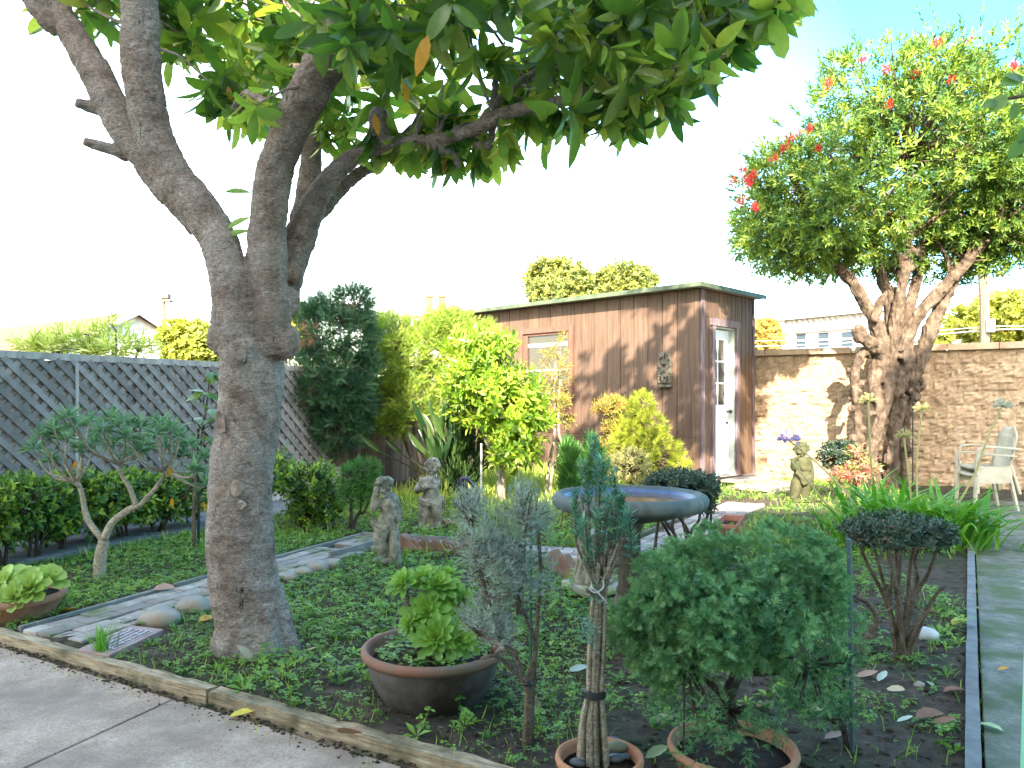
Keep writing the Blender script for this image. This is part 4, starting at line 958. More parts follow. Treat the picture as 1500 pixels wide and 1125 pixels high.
for k in range(6):
    f = (k+.3)/6; Y = 5.25+f*1.6; p = P(-10+f*270, 830, Y); st_ += fan((p[0],p[1]), [p*V3(1,1,0)+V3(R.gauss(0,.15),R.gauss(0,.1),.5) for q in range(3)])
hx = P(120,830,6.1)
shrub('hedge', hx[:2], 'long low clipped hedge with bright tips along the foot of the lattice fence', 'hedge', L_box, OVALS, hb, 2600, .08, 8, .05, 1.0, stems=st_, r0=.014, smat=m_darkst, gap=.22, gs=4, frac=.1, shell=.55, upb=.6)
# succulent tree with rosettes
b = P(145,848,5.1); b[2] = 0
t = thing('succulent_tree', b, 'small branching tree with pale bark and spiky slate green rosettes in front of the hedge', 'tree')
RS = [(50,658),(72,675),(80,632),(97,642),(120,660),(112,624),(132,618),(150,632),(166,652),(162,616),(186,642),(190,668),(182,620),(206,626),(216,652),(228,636),(242,656),(262,640),(250,630),(276,652),(286,690),(302,712),(298,672),(60,640),(140,650),(205,660),(235,622),(268,668),(100,612)]
def yv(k): return 5.1+.28*math.sin(k*2.4)
pos = [P(u,v,yv(k)) for k,(u,v) in enumerate(RS)]
mb = MB(); w5 = 5.1/F
def s5(u, v, d=0): return P(u, v, 5.1-d)
tr = [[V3(b[0],5.1,-.03),s5(147,820),s5(152,792)],[s5(152,792),s5(128,760),s5(120,722),s5(112,705)],[s5(152,792),s5(165,765),s5(192,745),s5(203,742)],[s5(203,742),s5(222,722),s5(238,700),s5(240,690)],[s5(200,742),s5(190,715),s5(178,695),s5(175,680)]]
for q, r in zip(tr, ((.042,.034),(.022,.015),(.028,.02),(.018,.011),(.018,.011))): mb.tube(q, np.linspace(*r, len(q)), 10, sm=4, wob=.15)
nodes = [s5(112,705), s5(240,690), s5(175,680), s5(118,715), s5(225,715), s5(188,705)]
for p in pos:
    q = min(nodes, key=lambda a: np.linalg.norm((a-p)*V3(1,.5,.6))+R.uniform(0,.08)); m = (p+q)/2+V3((p[0]-q[0])*.18, 0, -.045)
    mb.tube([q, m, p], [.011,.008,.007], 7, sm=4)
mb.build('trunk', m_palest, t, True)
for p in pos:
    mb = MB(); n = 46; d = NR.normal(size=(n,3)); d[:,2] = np.abs(d[:,2])*.9-.25; d = nz(d)
    mb.inst(T_lance(.09,.03,.12), p+d*.006, d, V3(0,0,1)+NR.normal(0,.2,(n,3)), NR.uniform(.075,.125,n)); mb.build('rosette', L_sen, t)
for u, v in ((112,680),(250,690),(298,740),(252,735),(205,660)): mb = MB(); mb.inst(OVAL, [s5(u,v-6,.05)]*2, [V3(R.gauss(0,.2),0,-1), V3(R.gauss(0,.3),.2,-1)], [V3(0,-1,0)]*2, .07); mb.build('dead_leaf', L_magd, t)
# sapling with its pole
b = P(284,806,6.0); b[2] = 0
t = thing('sapling', b, 'thin young sapling with large leaves beside the magnolia trunk at the lattice fence', 'tree')
mb = MB(); mb.tube([b-V3(0,0,.03), P(285,720,6), P(292,660,6), P(302,600,6), P(308,545,6)], [.016,.014,.012,.009,.005], 8, sm=4)
tips = [(308,545),(300,575),(305,600),(290,620),(315,640),(268,645),(300,640),(318,615)]
for u, v in tips: mb.tube([P(298,v+14,6), P(u,v,6-.05)], [.005,.003], 6)
mb.build('trunk', m_stem, t, True)
mb = MB(); big2 = T_oval(.24,.04,.3)
for u, v in tips:
    n = 5 if v < 590 else 3; d = NR.normal(size=(n,3))*V3(1,.7,.5)+V3(0,-.2,-.1); mb.inst(big2, np.tile(P(u,v,5.95),(n,1)), d, V3(0,-.3,1)+NR.normal(0,.2,(n,3)), NR.uniform(.11,.17,n))
mb.build('foliage', L_sap, t, True)
p = P(291,806,6.0)
mb = MB(); mb.tube([V3(p[0],6,-.05), V3(p[0]-.005,6,.95)], [.011,.011], 8); tag(mb.build('black_pole', m_black, pos=(p[0],6,0)), 'thin black pole standing against the young sapling', 'plant stake')
# ================================================================ statues
m_stone = M('statue_stone', [(.11,.093,.07),(.26,.225,.175),(.42,.375,.31)], 14, .9, .6, 70, .005, blot=(.075,.072,.042), blsc=6, bll=(.5,.64), fine=.35, fsc=70)
m_moss_dark = M('darkened_mossy_stone', [(.03,.032,.013),(.06,.058,.026),(.09,.085,.042)], 10, .9, .4, 60, .004, blot=(.04,.055,.02), blsc=5, bll=(.5,.66))  # moss colour darkened further in place of shade on the statue
def statue(name, lb, x0, y0, zs, u, v, mat, caps, ells, curls=(), group=None, vox=.0036, post=None):
    """capsules/ellipsoids measured from the zoomed photo, given their own depth"""
    g = G(u, v); Y = g[1]; k = Y/F/zs
    def w(x, y, d): return V3(g[0]+(x-x0)*k, Y-d*k, (y0-y)*k)
    t = thing(name, (g[0],Y,0), lb, 'statue', group)
    mb = MB()
    for c in caps:
        n = len(c)//4; mb.tube([w(*c[4*i:4*i+3]) for i in range(n)], [c[4*i+3]*k for i in range(n)], 14, sm=4 if n > 2 else 2)
        for i in (0, n-1): mb.ell(w(*c[4*i:4*i+3]), c[4*i+3]*k*.99, 12, 8)
    for x, y, d, rx, ry, rz in ells: mb.ell(w(x,y,d), (rx*k, ry*k, rz*k), 16, 12)
    for x, y, d, rx, rz, nn, rr in curls:
        for q in range(nn):
            a = nz(NR.normal(size=3)); a[2] = abs(a[2])*.9-.15
            if a[1] < -.55 and a[2] < .45: continue
            mb.ell(w(x,y,d)+a*V3(rx,rx,rz)*k, rr*k*R.uniform(.8,1.25), 8, 6)
    if post: post(mb, w, k)
    o = mb.solid('figure', mat, t, vox, 1); rough(o, [(.0025,(45,45,45),False)])
    return t, w, k
def face(x, y, d, r, dx=0):
    """brow, nose, cheeks, lips, chin on a head ball"""
    o = d+r*.86
    return [(x+dx-r*.42,y+r*.32,o-r*.1,r*.3,r*.26,r*.27),(x+dx+r*.42,y+r*.32,o-r*.1,r*.3,r*.26,r*.27),(x+dx,y+r*.2,o+r*.16,r*.12,r*.16,r*.2),(x+dx,y-r*.12,o+r*.02,r*.5,r*.16,r*.09),(x+dx,y+r*.52,o,r*.2,r*.14,r*.08),(x+dx,y+r*.74,o-r*.12,r*.25,r*.2,r*.2),(x-r*.95,y+r*.15,d+r*.05,r*.14,r*.2,r*.24),(x+r*.95,y+r*.15,d+r*.05,r*.14,r*.2,r*.24)]
def grapes(mb, w, k):
    for q in range(26):
        f = R.random(); mb.ell(w(368+R.gauss(0,20*(1-f*.5)), 425+60*f, 82+R.gauss(0,14)), 11.5*k, 8, 6)
    for q in range(5): mb.tube([w(293+q*9,395,60+q*5), w(300+q*11,372,80), w(325+q*8,375,88)], [8*k,8*k,7*k], 6, sm=2)
    for q in range(7): mb.tube([w(280+q*9,660+q*12,45+q*3), w(310+q*8,720+q*6,70), w(370+q*9,735-q*4,80)], [13*k,14*k,11*k], 7, sm=3)
statue('putto_statue', 'weathered stone child statue with curly hair raising a bunch of grapes beside a stump', 390, 1045, 5.623, 568, 826, m_stone,
  [(455,1030,20,56, 447,900,15,50, 440,735,10,42),(345,760,15,70, 332,860,25,54, 350,960,20,36, 352,985,22,34),(352,985,25,32, 318,1000,60,26, 290,1005,80,17),(410,770,-35,62, 425,880,-30,46, 425,1000,-20,38),
   (375,715,5,76, 398,640,12,68, 402,560,10,72, 395,520,5,60),(380,500,8,36, 365,470,12,34),(345,535,20,38, 300,560,45,35, 288,575,50,34),(288,575,50,34, 300,480,62,28, 308,420,62,24),(455,540,0,36, 470,600,0,34, 462,680,15,32),
   (440,490,-30,22, 478,580,-20,24, 486,660,-10,22, 462,700,20,18),(290,690,30,22, 330,735,55,22, 400,735,60,20),(272,650,10,16, 268,720,15,20, 300,745,30,20),(350,450,-20,20, 420,480,-30,24, 455,510,-35,22)],
  [(390,1025,0,118,92,42),(358,398,10,66,62,74),(340,430,40,34,30,30)]+face(350,398,12,64), [(362,385,5,70,76,46,17)], post=grapes)
def lyre(mb, w, k):
    mb.tube([w(660,330,70), w(655,380,75), w(690,410,80), w(730,385,75), w(745,345,70)], [12*k]*5, 8, sm=3)
    for q in range(6): mb.tube([w(672+q*13,335,75), w(678+q*10,400,82)], [6*k,6*k], 6)
    mb.tube([w(650,345,72), w(752,345,72)], [10*k,10*k], 8)
    for q in range(6): mb.tube([w(640+q*2,490+q*9,45), w(690,520+q*8,66), w(735,500+q*6,50)], [11*k]*3, 7, sm=3)
statue('putto_statue', 'weathered stone child statue playing a small lyre, standing on the grass further back', 735, 745, 5.623, 630.7, 772.5, m_stone,
  [(690,535,10,52, 682,600,18,44, 672,690,10,32, 668,715,12,28),(668,715,20,27, 650,728,45,18),(772,530,5,54, 788,610,12,46, 795,690,5,32, 796,715,8,28),(796,715,18,27, 812,728,40,18),(735,560,-35,50, 735,720,-35,55),
   (728,525,0,72, 742,455,8,62, 745,390,8,62, 745,350,5,52),(748,325,8,30, 750,305,10,30),(700,355,10,32, 650,400,25,30, 630,435,35,28),(630,435,35,28, 680,415,62,24, 705,400,75,22),(792,355,5,32, 790,400,25,29, 745,400,60,25, 725,395,70,20),
   (800,500,-30,28, 828,540,-30,26, 800,560,-20,22)],
  [(725,738,0,118,95,20),(750,250,10,56,54,64)]+face(748,252,12,55,-6), [(752,232,5,60,66,44,15)], post=lyre)
def flute(mb, w, k):
    mb.tube([w(796,372,70), w(850,345,78)], [8*k,9*k], 8)
    for q in range(6): mb.tube([w(835+q*6,470+q*6,40), w(880,520+q*7,72), w(945,500+q*5,45)], [12*k]*3, 7, sm=3)
statue('putto_statue', 'dark mossy child statue with a cloak holding a flute in front of the block wall', 885, 690, 5.112, 1173, 734, m_moss_dark,
  [(850,560,10,46, 838,620,18,38, 828,660,15,30),(828,660,20,28, 805,668,40,18),(915,565,5,48, 908,630,8,40, 905,680,8,32),(880,560,-40,55, 885,690,-40,70),
   (892,510,0,64, 890,450,8,56, 890,400,5,54),(885,365,8,30, 885,345,10,28),(850,400,10,28, 825,440,25,26, 812,400,50,22),(812,400,50,22, 805,380,64,18),(930,400,5,28, 930,450,25,26, 880,440,55,22),(945,390,-25,30, 960,470,-25,34, 958,570,-25,30)],
  [(885,685,0,95,80,16),(885,308,8,46,46,52)]+face(880,310,10,46,-4), [(888,295,2,50,54,40,14)], post=flute, vox=.006)

# ================================================================ bird bath
g = G(922, 950); g[1] = 3.58; g[0] = (922-750)/F*3.58
bb = thing('bird_bath', g*V3(1,1,0), 'round stone bird bath on a dark fluted pedestal in the middle of the garden', 'bird bath')
m_bas = M('basin_stone', [(.045,.052,.05),(.095,.105,.095),(.165,.178,.155)], 10, .8, .5, 60, .005, blot=(.10,.125,.13), blsc=4, bll=(.45,.65))
m_blue = M('blue_glaze', [(.05,.09,.20),(.09,.15,.30),(.16,.21,.31)], 7, .35, .2, 40, .002)
m_ped = M('pedestal_stone', [(.035,.025,.02),(.085,.058,.044),(.14,.10,.078)], 9, .8, .5, 50, .004, blot=(.05,.05,.03), blsc=5)
rz = .70
def leafrip(a, j): return .016*abs(math.sin(a*11))*(1 if 7 <= j <= 12 else .3)
prof = [(.05,-.10),(.12,-.095),(.20,-.078),(.27,-.057),(.315,-.044),(.345,-.036),(.357,-.018),(.358,.003),(.348,.022),(.333,.032),(.318,.031),(.303,.018)]
mb = MB(); mb.lathe([(r,rz+z) for r,z in prof], g*V3(1,1,0), 72, leafrip, caps=(1,0)); mb.build('basin', m_bas, bb, True)
mb = MB(); mb.lathe([(.304,rz+.019),(.292,rz+.0),(.272,rz-.03),(.24,rz-.05),(.0,rz-.06)], g*V3(1,1,0), 56, caps=(0,0)); mb.build('basin_lining', m_blue, bb, True)
m_wat, nt, b_, o_ = _nt('still_water'); b_.inputs['Base Color'].default_value = (.15,.085,.05,1); b_.inputs['Roughness'].default_value = .06; b_.inputs['Specular IOR Level'].default_value = .7  # brown base colour stands in for the reflected shed wall
mb = MB(); mb.lathe([(.2925,rz+.001),(.0001,rz+.001)], g*V3(1,1,0), 48, caps=(0,0)); mb.build('water', m_wat, bb, True)
mb = MB(); mb.lathe([(.075,rz-.095),(.06,rz-.125),(.05,rz-.165),(.05,rz-.40),(.06,rz-.41),(.062,rz-.43),(.05,rz-.44),(.05,rz-.452)], g*V3(1,1,0), 64, lambda a,j: (.045*math.cos(a*16) if j in (2,3) else 0)); mb.build('pedestal', m_ped, bb, True)
mb = MB(); gb = g*V3(1,1,0)
mb.lathe([(.05,.27),(.075,.235),(.078,.21),(.06,.19),(.06,.14)], gb, 32)
for a in range(4):
    th = a*math.pi/2+.5; c, s_ = math.cos(th), math.sin(th)
    mb.tube([gb+V3(.045*c,.045*s_,.22), gb+V3(.085*c,.085*s_,.17), gb+V3(.07*c,.07*s_,.125), gb+V3(.105*c,.105*s_,.108)], [.03,.028,.022,.017], 10, sm=4)
    for q in (-1,0,1): mb.tube([gb+V3(.09*c-.018*q*s_,.09*s_+.018*q*c,.112), gb+V3(.118*c-.024*q*s_,.118*s_+.024*q*c,.102)], [.012,.008], 8)
mb.lathe([(.112,-.03),(.114,.03),(.108,.04),(.1,.05),(.104,.065),(.1,.095),(.09,.1),(.05,.11)], gb, 40)
mb.solid('pedestal_base', m_ped, bb, .005, 1)
# second pedestal: draped stone foot on a square slab
g = G(870, 866)
sp_ = thing('draped_pedestal', g*V3(1,1,0), 'draped stone pedestal on a pale square slab between the bound succulent and the bird bath', 'pedestal')
mb = MB(); k = g[1]/F
mb.box((g[0],g[1],.03), (.30,.28,.055), .5, rnd=.3); mb.build('slab', M('pale_slab', [(.27,.24,.19),(.40,.37,.31)], 9, .9, .4, 50), sp_, bevel=.008)
mb = MB(); mb.lathe([(.115,.05),(.12,.08),(.1,.12),(.088,.17),(.085,.26),(.1,.33),(.105,.36)], g*V3(1,1,0), 40, lambda a,j: .1*math.sin(a*7+j*.6)+.06*math.sin(a*12))
for q in range(9):
    a = q*.7; mb.tube([g*V3(1,1,0)+V3(.09*math.cos(a),.09*math.sin(a),.34), g*V3(1,1,0)+V3(.092*math.cos(a+.2),.092*math.sin(a+.2),.2), g*V3(1,1,0)+V3(.12*math.cos(a+.1),.12*math.sin(a+.1),.07)], [.016,.013,.018], 8, sm=4)
mb.solid('drapery', m_stone, sp_, .006, 2)

# ================================================================ bowl planter with succulents
m_bowl = M('dirty_bowl', [(.062,.048,.042),(.10,.08,.072),(.14,.115,.102)], 7, .8, .4, 60, .004, blot=(.035,.026,.02), blsc=3, bll=(.48,.62))
m_rim = M('terracotta_rim', [(.17,.075,.048),(.22,.10,.065),(.17,.12,.085)], 6, .7, .3, 50, .003, blot=(.13,.11,.075), blsc=5, bll=(.5,.65))
m_terra = M('terracotta', [(.30,.125,.07),(.40,.18,.10),(.46,.235,.15)], 7, .85, .3, 60, .003, blot=(.22,.10,.06), blsc=4, bll=(.5,.7))
m_psoil = M('potting_soil', [(.012,.008,.006),(.035,.022,.016),(.07,.045,.032)], 25, .95, 1, 70, .02)
def ros(mb, c, ax, r, n=34, T=T_oval(.165,.09,-.08,(.3,.6,.85),(.5,.9,1.))):
    """a succulent rosette: spatula leaves in tightening rings"""
    ax = nz(ax); ref = V3(0,0,1) if abs(ax[2]) < .9 else V3(1,0,0); a = nz(np.cross(ax, ref)); b = np.cross(ax, a)
    for q in range(n):
        f = q/n; th = q*2.3999; el = .0+1.2*f**1.2
        rad = math.cos(th)*a+math.sin(th)*b; d = rad*math.cos(el)+ax*math.sin(el)
        mb.inst(T, [c+ax*.01*f], [d], [ax*math.cos(el)-rad*math.sin(el)], r*1.12*(1-.62*f)*R.uniform(.88,1.12), rnd=np.array([.25+.6*f+R.gauss(0,.1)]).clip(0,1))
yb = 3.0; kb = yb/F; bc = V3((635-750)*kb, yb, 0)
bp = thing('succulent_bowl', bc, 'wide dark bowl planter with terracotta rim full of green rosette succulents', 'planter')
rzb = .205
mb = MB(); mb.lathe([(.17,-.03),(.19,.0),(.225,.06),(.25,.12),(.258,rzb-.04),(.26,rzb-.028)], bc, 56, caps=(1,0)); mb.build('bowl', m_bowl, bp, True)
mb = MB(); mb.lathe([(.255,rzb-.034),(.27,rzb-.034),(.279,rzb-.022),(.279,rzb-.006),(.27,rzb+.004),(.258,rzb+.003),(.25,rzb-.008),(.243,rzb-.04),(.235,rzb-.06)], bc, 56, caps=(0,0)); mb.build('rim', m_rim, bp, True)
mb = MB(); mb.lathe([(.24,rzb-.05),(.2,rzb-.035),(.12,rzb-.025),(.0001,rzb-.02)], bc, 36, lambda a,j: .02*math.sin(a*5+j)); mb.build('soil', m_psoil, bp, True)
RO = [(592,856,.02,.072,(-.5,-.5,.7)),(622,850,-.06,.08,(-.1,-.3,1)),(640,860,-.02,.085,(.1,-.6,.8)),(660,868,-.05,.075,(.5,-.4,.7)),(678,878,-.03,.06,(.7,-.4,.6)),(612,895,.02,.055,(-.6,-.5,.5)),(626,898,.05,.092,(-.15,-.9,.55)),(640,936,.14,.095,(-.1,-1,.55)),(672,938,.13,.085,(.35,-.9,.6)),(600,915,.08,.05,(-.5,-.6,.5)),(650,900,.02,.08,(.2,-.8,.7)),(655,846,-.12,.07,(.2,-.1,1))]
st_m = MB()
for u, v, d, r, ax in RO:
    c = P(u, v, yb-d); mb = MB(); ros(mb, c, V3(*ax), r); mb.build('rosette', L_aeo, bp, True)
    root = V3(bc[0]+(c[0]-bc[0])*.45, yb-(yb-c[1])*.4-.02, rzb-.05); st_m.tube([root, (root+c)/2+V3(0,0,.01), c], [.011,.012,.012], 8, sm=3)
st_m.build('stem', m_stem, bp, True)
mb = MB(); n = 260; a = NR.uniform(0,6.28,n); r = .22*np.sqrt(NR.random(n)); mb.inst(CLOV, np.stack([bc[0]+r*np.cos(a), yb+r*np.sin(a), rzb-.04+0*a],1), NR.normal(0,.2,(n,3))+V3(0,0,1), NR.normal(size=(n,3)), NR.uniform(.02,.05,n)); mb.build('weeds', L_clov, bp)
# left pot
kl = 4.15/F; lc = V3((12-750)*kl, 4.15, 0)
lp_ = thing('succulent_pot', lc, 'low terracotta pot with pale green rosette succulents at the left edge', 'planter')
mb = MB(); mb.lathe([(.21,-.03),(.235,.03),(.262,.085),(.27,.088),(.277,.10),(.277,.122),(.265,.13),(.255,.12),(.25,.09)], lc, 48); mb.build('pot', m_terra, lp_, True)
mb = MB(); mb.lathe([(.252,.095),(.1,.105),(.0001,.11)], lc, 32); mb.build('soil', m_psoil, lp_, True)
for u, v, d, r, ax in ((8,858,.06,.13,(-.2,-.5,.9)),(44,862,.12,.115,(.1,-.7,.7)),(70,850,.0,.10,(.5,-.4,.8)),(30,846,-.1,.11,(.1,-.1,1)),(-4,880,.17,.10,(-.2,-.8,.6)),(20,876,.18,.085,(.1,-.9,.5)),(-25,860,.05,.12,(-.3,-.3,.9))):
    mb = MB(); ros(mb, P(u,v,4.15-d), V3(*ax), r, 28, T_oval(.25,.1,-.1,(.3,.6,.85),(.55,.95,1))); mb.build('rosette', L_aeol, lp_, True)

# ================================================================ grey shrub with its stake
b = G(768, 1092); b[2] = 0; kg = b[1]/F
def gs_(u, v, d=0): return P(u, v, b[1]-d)
stems = [[b-V3(0,0,.03), gs_(772,1040), gs_(770,1000,.01), gs_(748,945,.03), gs_(718,890,.05), gs_(700,820,.05), gs_(690,770,.05)],[b+V3(.015,.01,-.03), gs_(776,1030), gs_(775,990), gs_(785,950,0), gs_(770,900,.02), gs_(745,850,.0), gs_(735,780,-.03)],[b+V3(.02,.02,-.03), gs_(780,1020,-.02), gs_(784,960,-.03), gs_(788,900,-.05), gs_(792,830,-.06), gs_(785,760,-.08)],[gs_(770,1000), gs_(740,970,.08), gs_(725,960,.12), gs_(705,965,.14)],[gs_(745,945,.03), gs_(720,930,.08), gs_(700,930,.1)],[gs_(760,900,.02), gs_(765,830,.03), gs_(770,770,.05)]]
shrub('grey_shrub', b, 'staked open shrub with silvery grey foliage and twisted bare lower stems', 'shrub', L_grey, T_spray(3,.07,.6,.4), [(gs_(700,790,.05),V3(.09,.11,.13)),(gs_(722,840,.05),V3(.11,.13,.15)),(gs_(712,900,.07),V3(.09,.11,.10)),(gs_(752,790,.0),V3(.09,.12,.15)),(gs_(792,775,-.06),V3(.06,.1,.14)),(gs_(762,850,.02),V3(.09,.11,.12)),(gs_(690,745,.05),V3(.06,.08,.08)),(gs_(765,740,.03),V3(.05,.07,.09)),(gs_(795,840,-.05),V3(.05,.08,.08)),(gs_(735,935,.09),V3(.06,.07,.05))], 1250, .045, 8, .021, .7, stems=stems, r0=.0105, upb=1.0, gap=.34, gs=9, frac=.3, shell=.3, sr=.0035)
t = bpy.data.objects['grey_shrub']; mb = MB(); mb.lathe([(.019,-.006),(.022,0),(.019,.006)], gs_(772,1000), 14); mb.build('tie', m_black, t)
p = G(777, 1070)
mb = MB(); mb.tube([p*V3(1,1,0)-V3(0,0,.05), V3(p[0]+.002,p[1],P(777,745,p[1])[2])], [.0055,.0055], 8); tag(mb.build('green_stake', m_greenst, pos=(p[0],p[1],0)), 'thin green metal stake holding up the silvery grey shrub', 'plant stake')

# ================================================================ bound succulent in its pot
kp = 2.27/F; pc = V3((878-750)*kp, 2.27, 0)
def bs_(u, v, d=0): return P(u, v, 2.27-d)
bp2 = thing('bound_succulent', pc, 'tall bundle of ribbed pale stems with spiky blue green tops in a small terracotta pot', 'potted plant')
mb = MB(); mb.lathe([(.09,-.02),(.11,.05),(.118,.085),(.128,.088),(.131,.1),(.128,.112),(.119,.113),(.112,.1),(.108,.07)], pc, 44); mb.build('pot', m_terra, bp2, True)
mb = MB(); mb.lathe([(.11,.078),(.05,.085),(.0001,.085)], pc, 28); mb.build('soil', m_psoil, bp2, True)
m_stems = [bark('ribbed_stem', [tuple(q*f for q in c) for c in ((.17,.135,.095),(.30,.25,.18),(.42,.36,.27))], sc=18, cr=(16,16,10), bs=.6, crack=(.08,.06,.04)) for f in (.6,.85,1.1)]
n = 19
for k in range(n):
    a = 2*math.pi*k/n; ro_ = R.uniform(.4,1); x, y = math.cos(a)*ro_, math.sin(a)*ro_
    tu = R.uniform(848,912); tv = R.choice([R.uniform(720,790), R.uniform(860,900), R.uniform(760,820)])
    pts = [V3(pc[0]-.02+.048*x, 2.27+.04*y, .07), bs_(868+20*x,1060,-.03*y), bs_(871+12*x,1015,-.022*y), bs_(874+13*x,950,-.022*y), bs_(877+11*x,880,-.02*y), bs_((877+tu)/2+8*x,(880+tv)/2,-.03*y), bs_(tu,tv,-.06*y)]
    mb = MB(); mb.tube(pts, [.0075,.0068,.0064,.006,.0056,.005,.004], 8, sm=5, wob=.3); mb.build('stem', R.choice(m_stems), bp2, True)
mb = MB(); mb.lathe([(.030,-.011),(.0335,-.009),(.0335,.009),(.030,.011)], bs_(871,1016), 20); mb.build('tie', m_black, bp2)
mb = MB(); mb.tube([bs_(862,862,.03), bs_(872,868,.036), bs_(884,860,.03), bs_(880,845,.0), bs_(866,858,.02), bs_(876,868,.038), bs_(890,884,.03)], [.0022]*7, 6, sm=4); mb.build('wire_tie', m_white, bp2, True)
tops = [(872,652),(856,690),(884,685),(845,735),(895,740),(914,735),(880,760),(858,775),(922,762),(900,705)]
mb = MB(); ns = MB()
for u, v in tops:
    d = R.uniform(-.07,.08); a, b_ = bs_(u+R.uniform(-8,8),v+55,d*.5), bs_(u,v-8,d); k = np.linspace(0,1,17)[:,None]; pp = a+(b_-a)*k+np.hstack([.006*np.sin(6*k),0*k,0*k]); shoots(mb, NEED, pp, np.tile(b_-a,(17,1)), .012, 9, .03, 1.15, wid=1.7, tw=.15)
    ns.tube([bs_(u*.5+437,830,0), a, b_], [.004,.0038,.003], 6, sm=3)
for u, v in ((872,925),(866,915),(876,860),(858,912)):
    pp = np.array([bs_(u+R.gauss(0,3),v+q*7,.03+R.gauss(0,.01)) for q in range(5)]); shoots(mb, NEED, pp, np.tile(V3(-.3,-.4,1),(5,1)), .01, 6, .026, 1.2)
mb.build('foliage', L_blue, bp2); ns.build('upper_stem', m_stem, bp2, True)
m_peb = M('dark_pebble', [(.02,.022,.025),(.045,.05,.055),(.075,.08,.085)], 14, .45, .15, 60, .002, spec=.5)
m_pebo = M('olive_pebble', [(.10,.10,.055),(.16,.155,.09)], 14, .5, .15)
PB = [(903,1098,.03,'m','olive oval pebble, the largest of those in the pot of the bound succulent'),(893,1086,.02,'d','small dark pebble behind the olive one in the succulent pot'),(900,1082,.014,'d','smallest dark pebble at the back of the succulent pot'),(902,1112,.022,'d','dark pebble in front of the olive one in the succulent pot'),(890,1105,.018,'d','dark pebble beside the stems in the succulent pot'),(846,1118,.02,'d','dark pebble alone at the left side of the succulent pot'),(915,1108,.016,'d','dark pebble nearest the right rim of the succulent pot')]
for u, v, r, mt, lb in PB:
    Y = F*(CH-.095)/(v-HV); c = P(u, v, Y); c[2] = .085+r*.55; mb = MB(); mb.ell(c, (r*1.25,r*.9,r*.62), 14, 10, np.array(Matrix.Rotation(R.uniform(-.5,.5),3,'Z')), .06)
    tag(mb.build('pebble', m_pebo if mt == 'm' else m_peb, smooth=True, pos=c.tolist()), lb, 'pebble', 'pebbles in the succulent pot')

# ================================================================ dwarf cypress in its pot
kd = 2.34/F; dc = V3((1073-750)*kd, 2.34, 0)
def dz_(u, v, d=0): return P(u, v, 2.34-d)
dp = thing('potted_cypress', dc, 'dense blue green dwarf cypress with a crooked trunk in a terracotta pot', 'potted plant')
mb = MB(); mb.lathe([(.13,-.03),(.165,.04),(.178,.085),(.19,.088),(.195,.1),(.19,.113),(.18,.113),(.173,.1),(.168,.07)], dc, 52); mb.build('pot', m_terra, dp, True)
mb = MB(); mb.lathe([(.17,.075),(.1,.085),(.0001,.09)], dc, 32); mb.build('soil', m_psoil, dp, True)
mb = MB(); mb.tube([V3(dc[0]-.02,2.34,.06), dz_(1068,1045), dz_(1066,1020,.02), dz_(1078,990,.02), dz_(1100,955,0), dz_(1130,920,-.03)], [.026,.024,.022,.02,.017,.012], 10, sm=5, wob=.25)
mb.tube([dz_(1076,995,.02), dz_(1095,985,.03), dz_(1130,985,.02), dz_(1180,975,0), dz_(1215,960,-.02)], [.015,.013,.011,.009,.006], 8, sm=4, wob=.2)
mb.tube([dz_(1070,1030,.02), dz_(1040,1000,.05), dz_(1000,960,.05)], [.013,.01,.007], 8, sm=4)
mb.tube([dz_(1090,970,0), dz_(1060,920,.03), dz_(1000,880,.03)], [.013,.01,.007], 8, sm=4)
DB = [(dz_(985,900,.02),V3(.14,.16,.14)),(dz_(1040,860,.05),V3(.17,.18,.13)),(dz_(1110,880,.06),V3(.19,.2,.15)),(dz_(1170,900,.02),V3(.13,.17,.14)),(dz_(1075,915,.1),V3(.17,.14,.085)),(dz_(960,930,0),V3(.09,.12,.09)),(dz_(1000,940,.04),V3(.11,.13,.07)),(dz_(1190,850,-.06),V3(.10,.15,.12)),(dz_(1110,825,-.08),V3(.2,.18,.09)),(dz_(1050,810,-.1),V3(.09,.12,.05)),(dz_(1150,930,.04),V3(.14,.14,.075))]
pts, nr = blob_pts(DB, 520, .35, .45, 7); cp, cn = clumps(DB, 205, .04, 17, .85, .52, 6.5); SP3 = T_spray(3,.13,.75,.55)
f = MB(); shoots(f, SP3, pts-nr*.04, nz(nr+V3(0,0,.35)+NR.normal(0,.3,nr.shape)), .04, 7, .026, .8, wid=1.2, tw=.15)
shoots(f, SP3, cp, nz(cn+V3(0,0,.4)+NR.normal(0,.2,cn.shape)), .022, 7, .021, .8, rnd=np.clip(.55+.35*NR.random(len(cp)),0,1), wid=1.3, tw=.15)
DB2 = [(dz_(1050,1055,.18),V3(.09,.07,.05)),(dz_(1090,1085,.19),V3(.07,.06,.05)),(dz_(985,1000,.05),V3(.08,.1,.05)),(dz_(1150,1050,.12),V3(.08,.08,.06)),(dz_(1185,1010,.05),V3(.07,.1,.07)),(dz_(1030,1100,.2),V3(.06,.05,.04)),(dz_(1215,985,.02),V3(.06,.08,.06)),(dz_(1000,1045,.0),V3(.08,.08,.03))]
p2_, n2_ = blob_pts(DB2, 250, .3, .3, 12); shoots(f, T_spray(3,.1,.65,.5), p2_, nz(n2_+V3(0,-.2,.35)+NR.normal(0,.3,n2_.shape)), .04, 6, .024, .85, tw=.16)
f.build('crown', L_dwarf, dp)
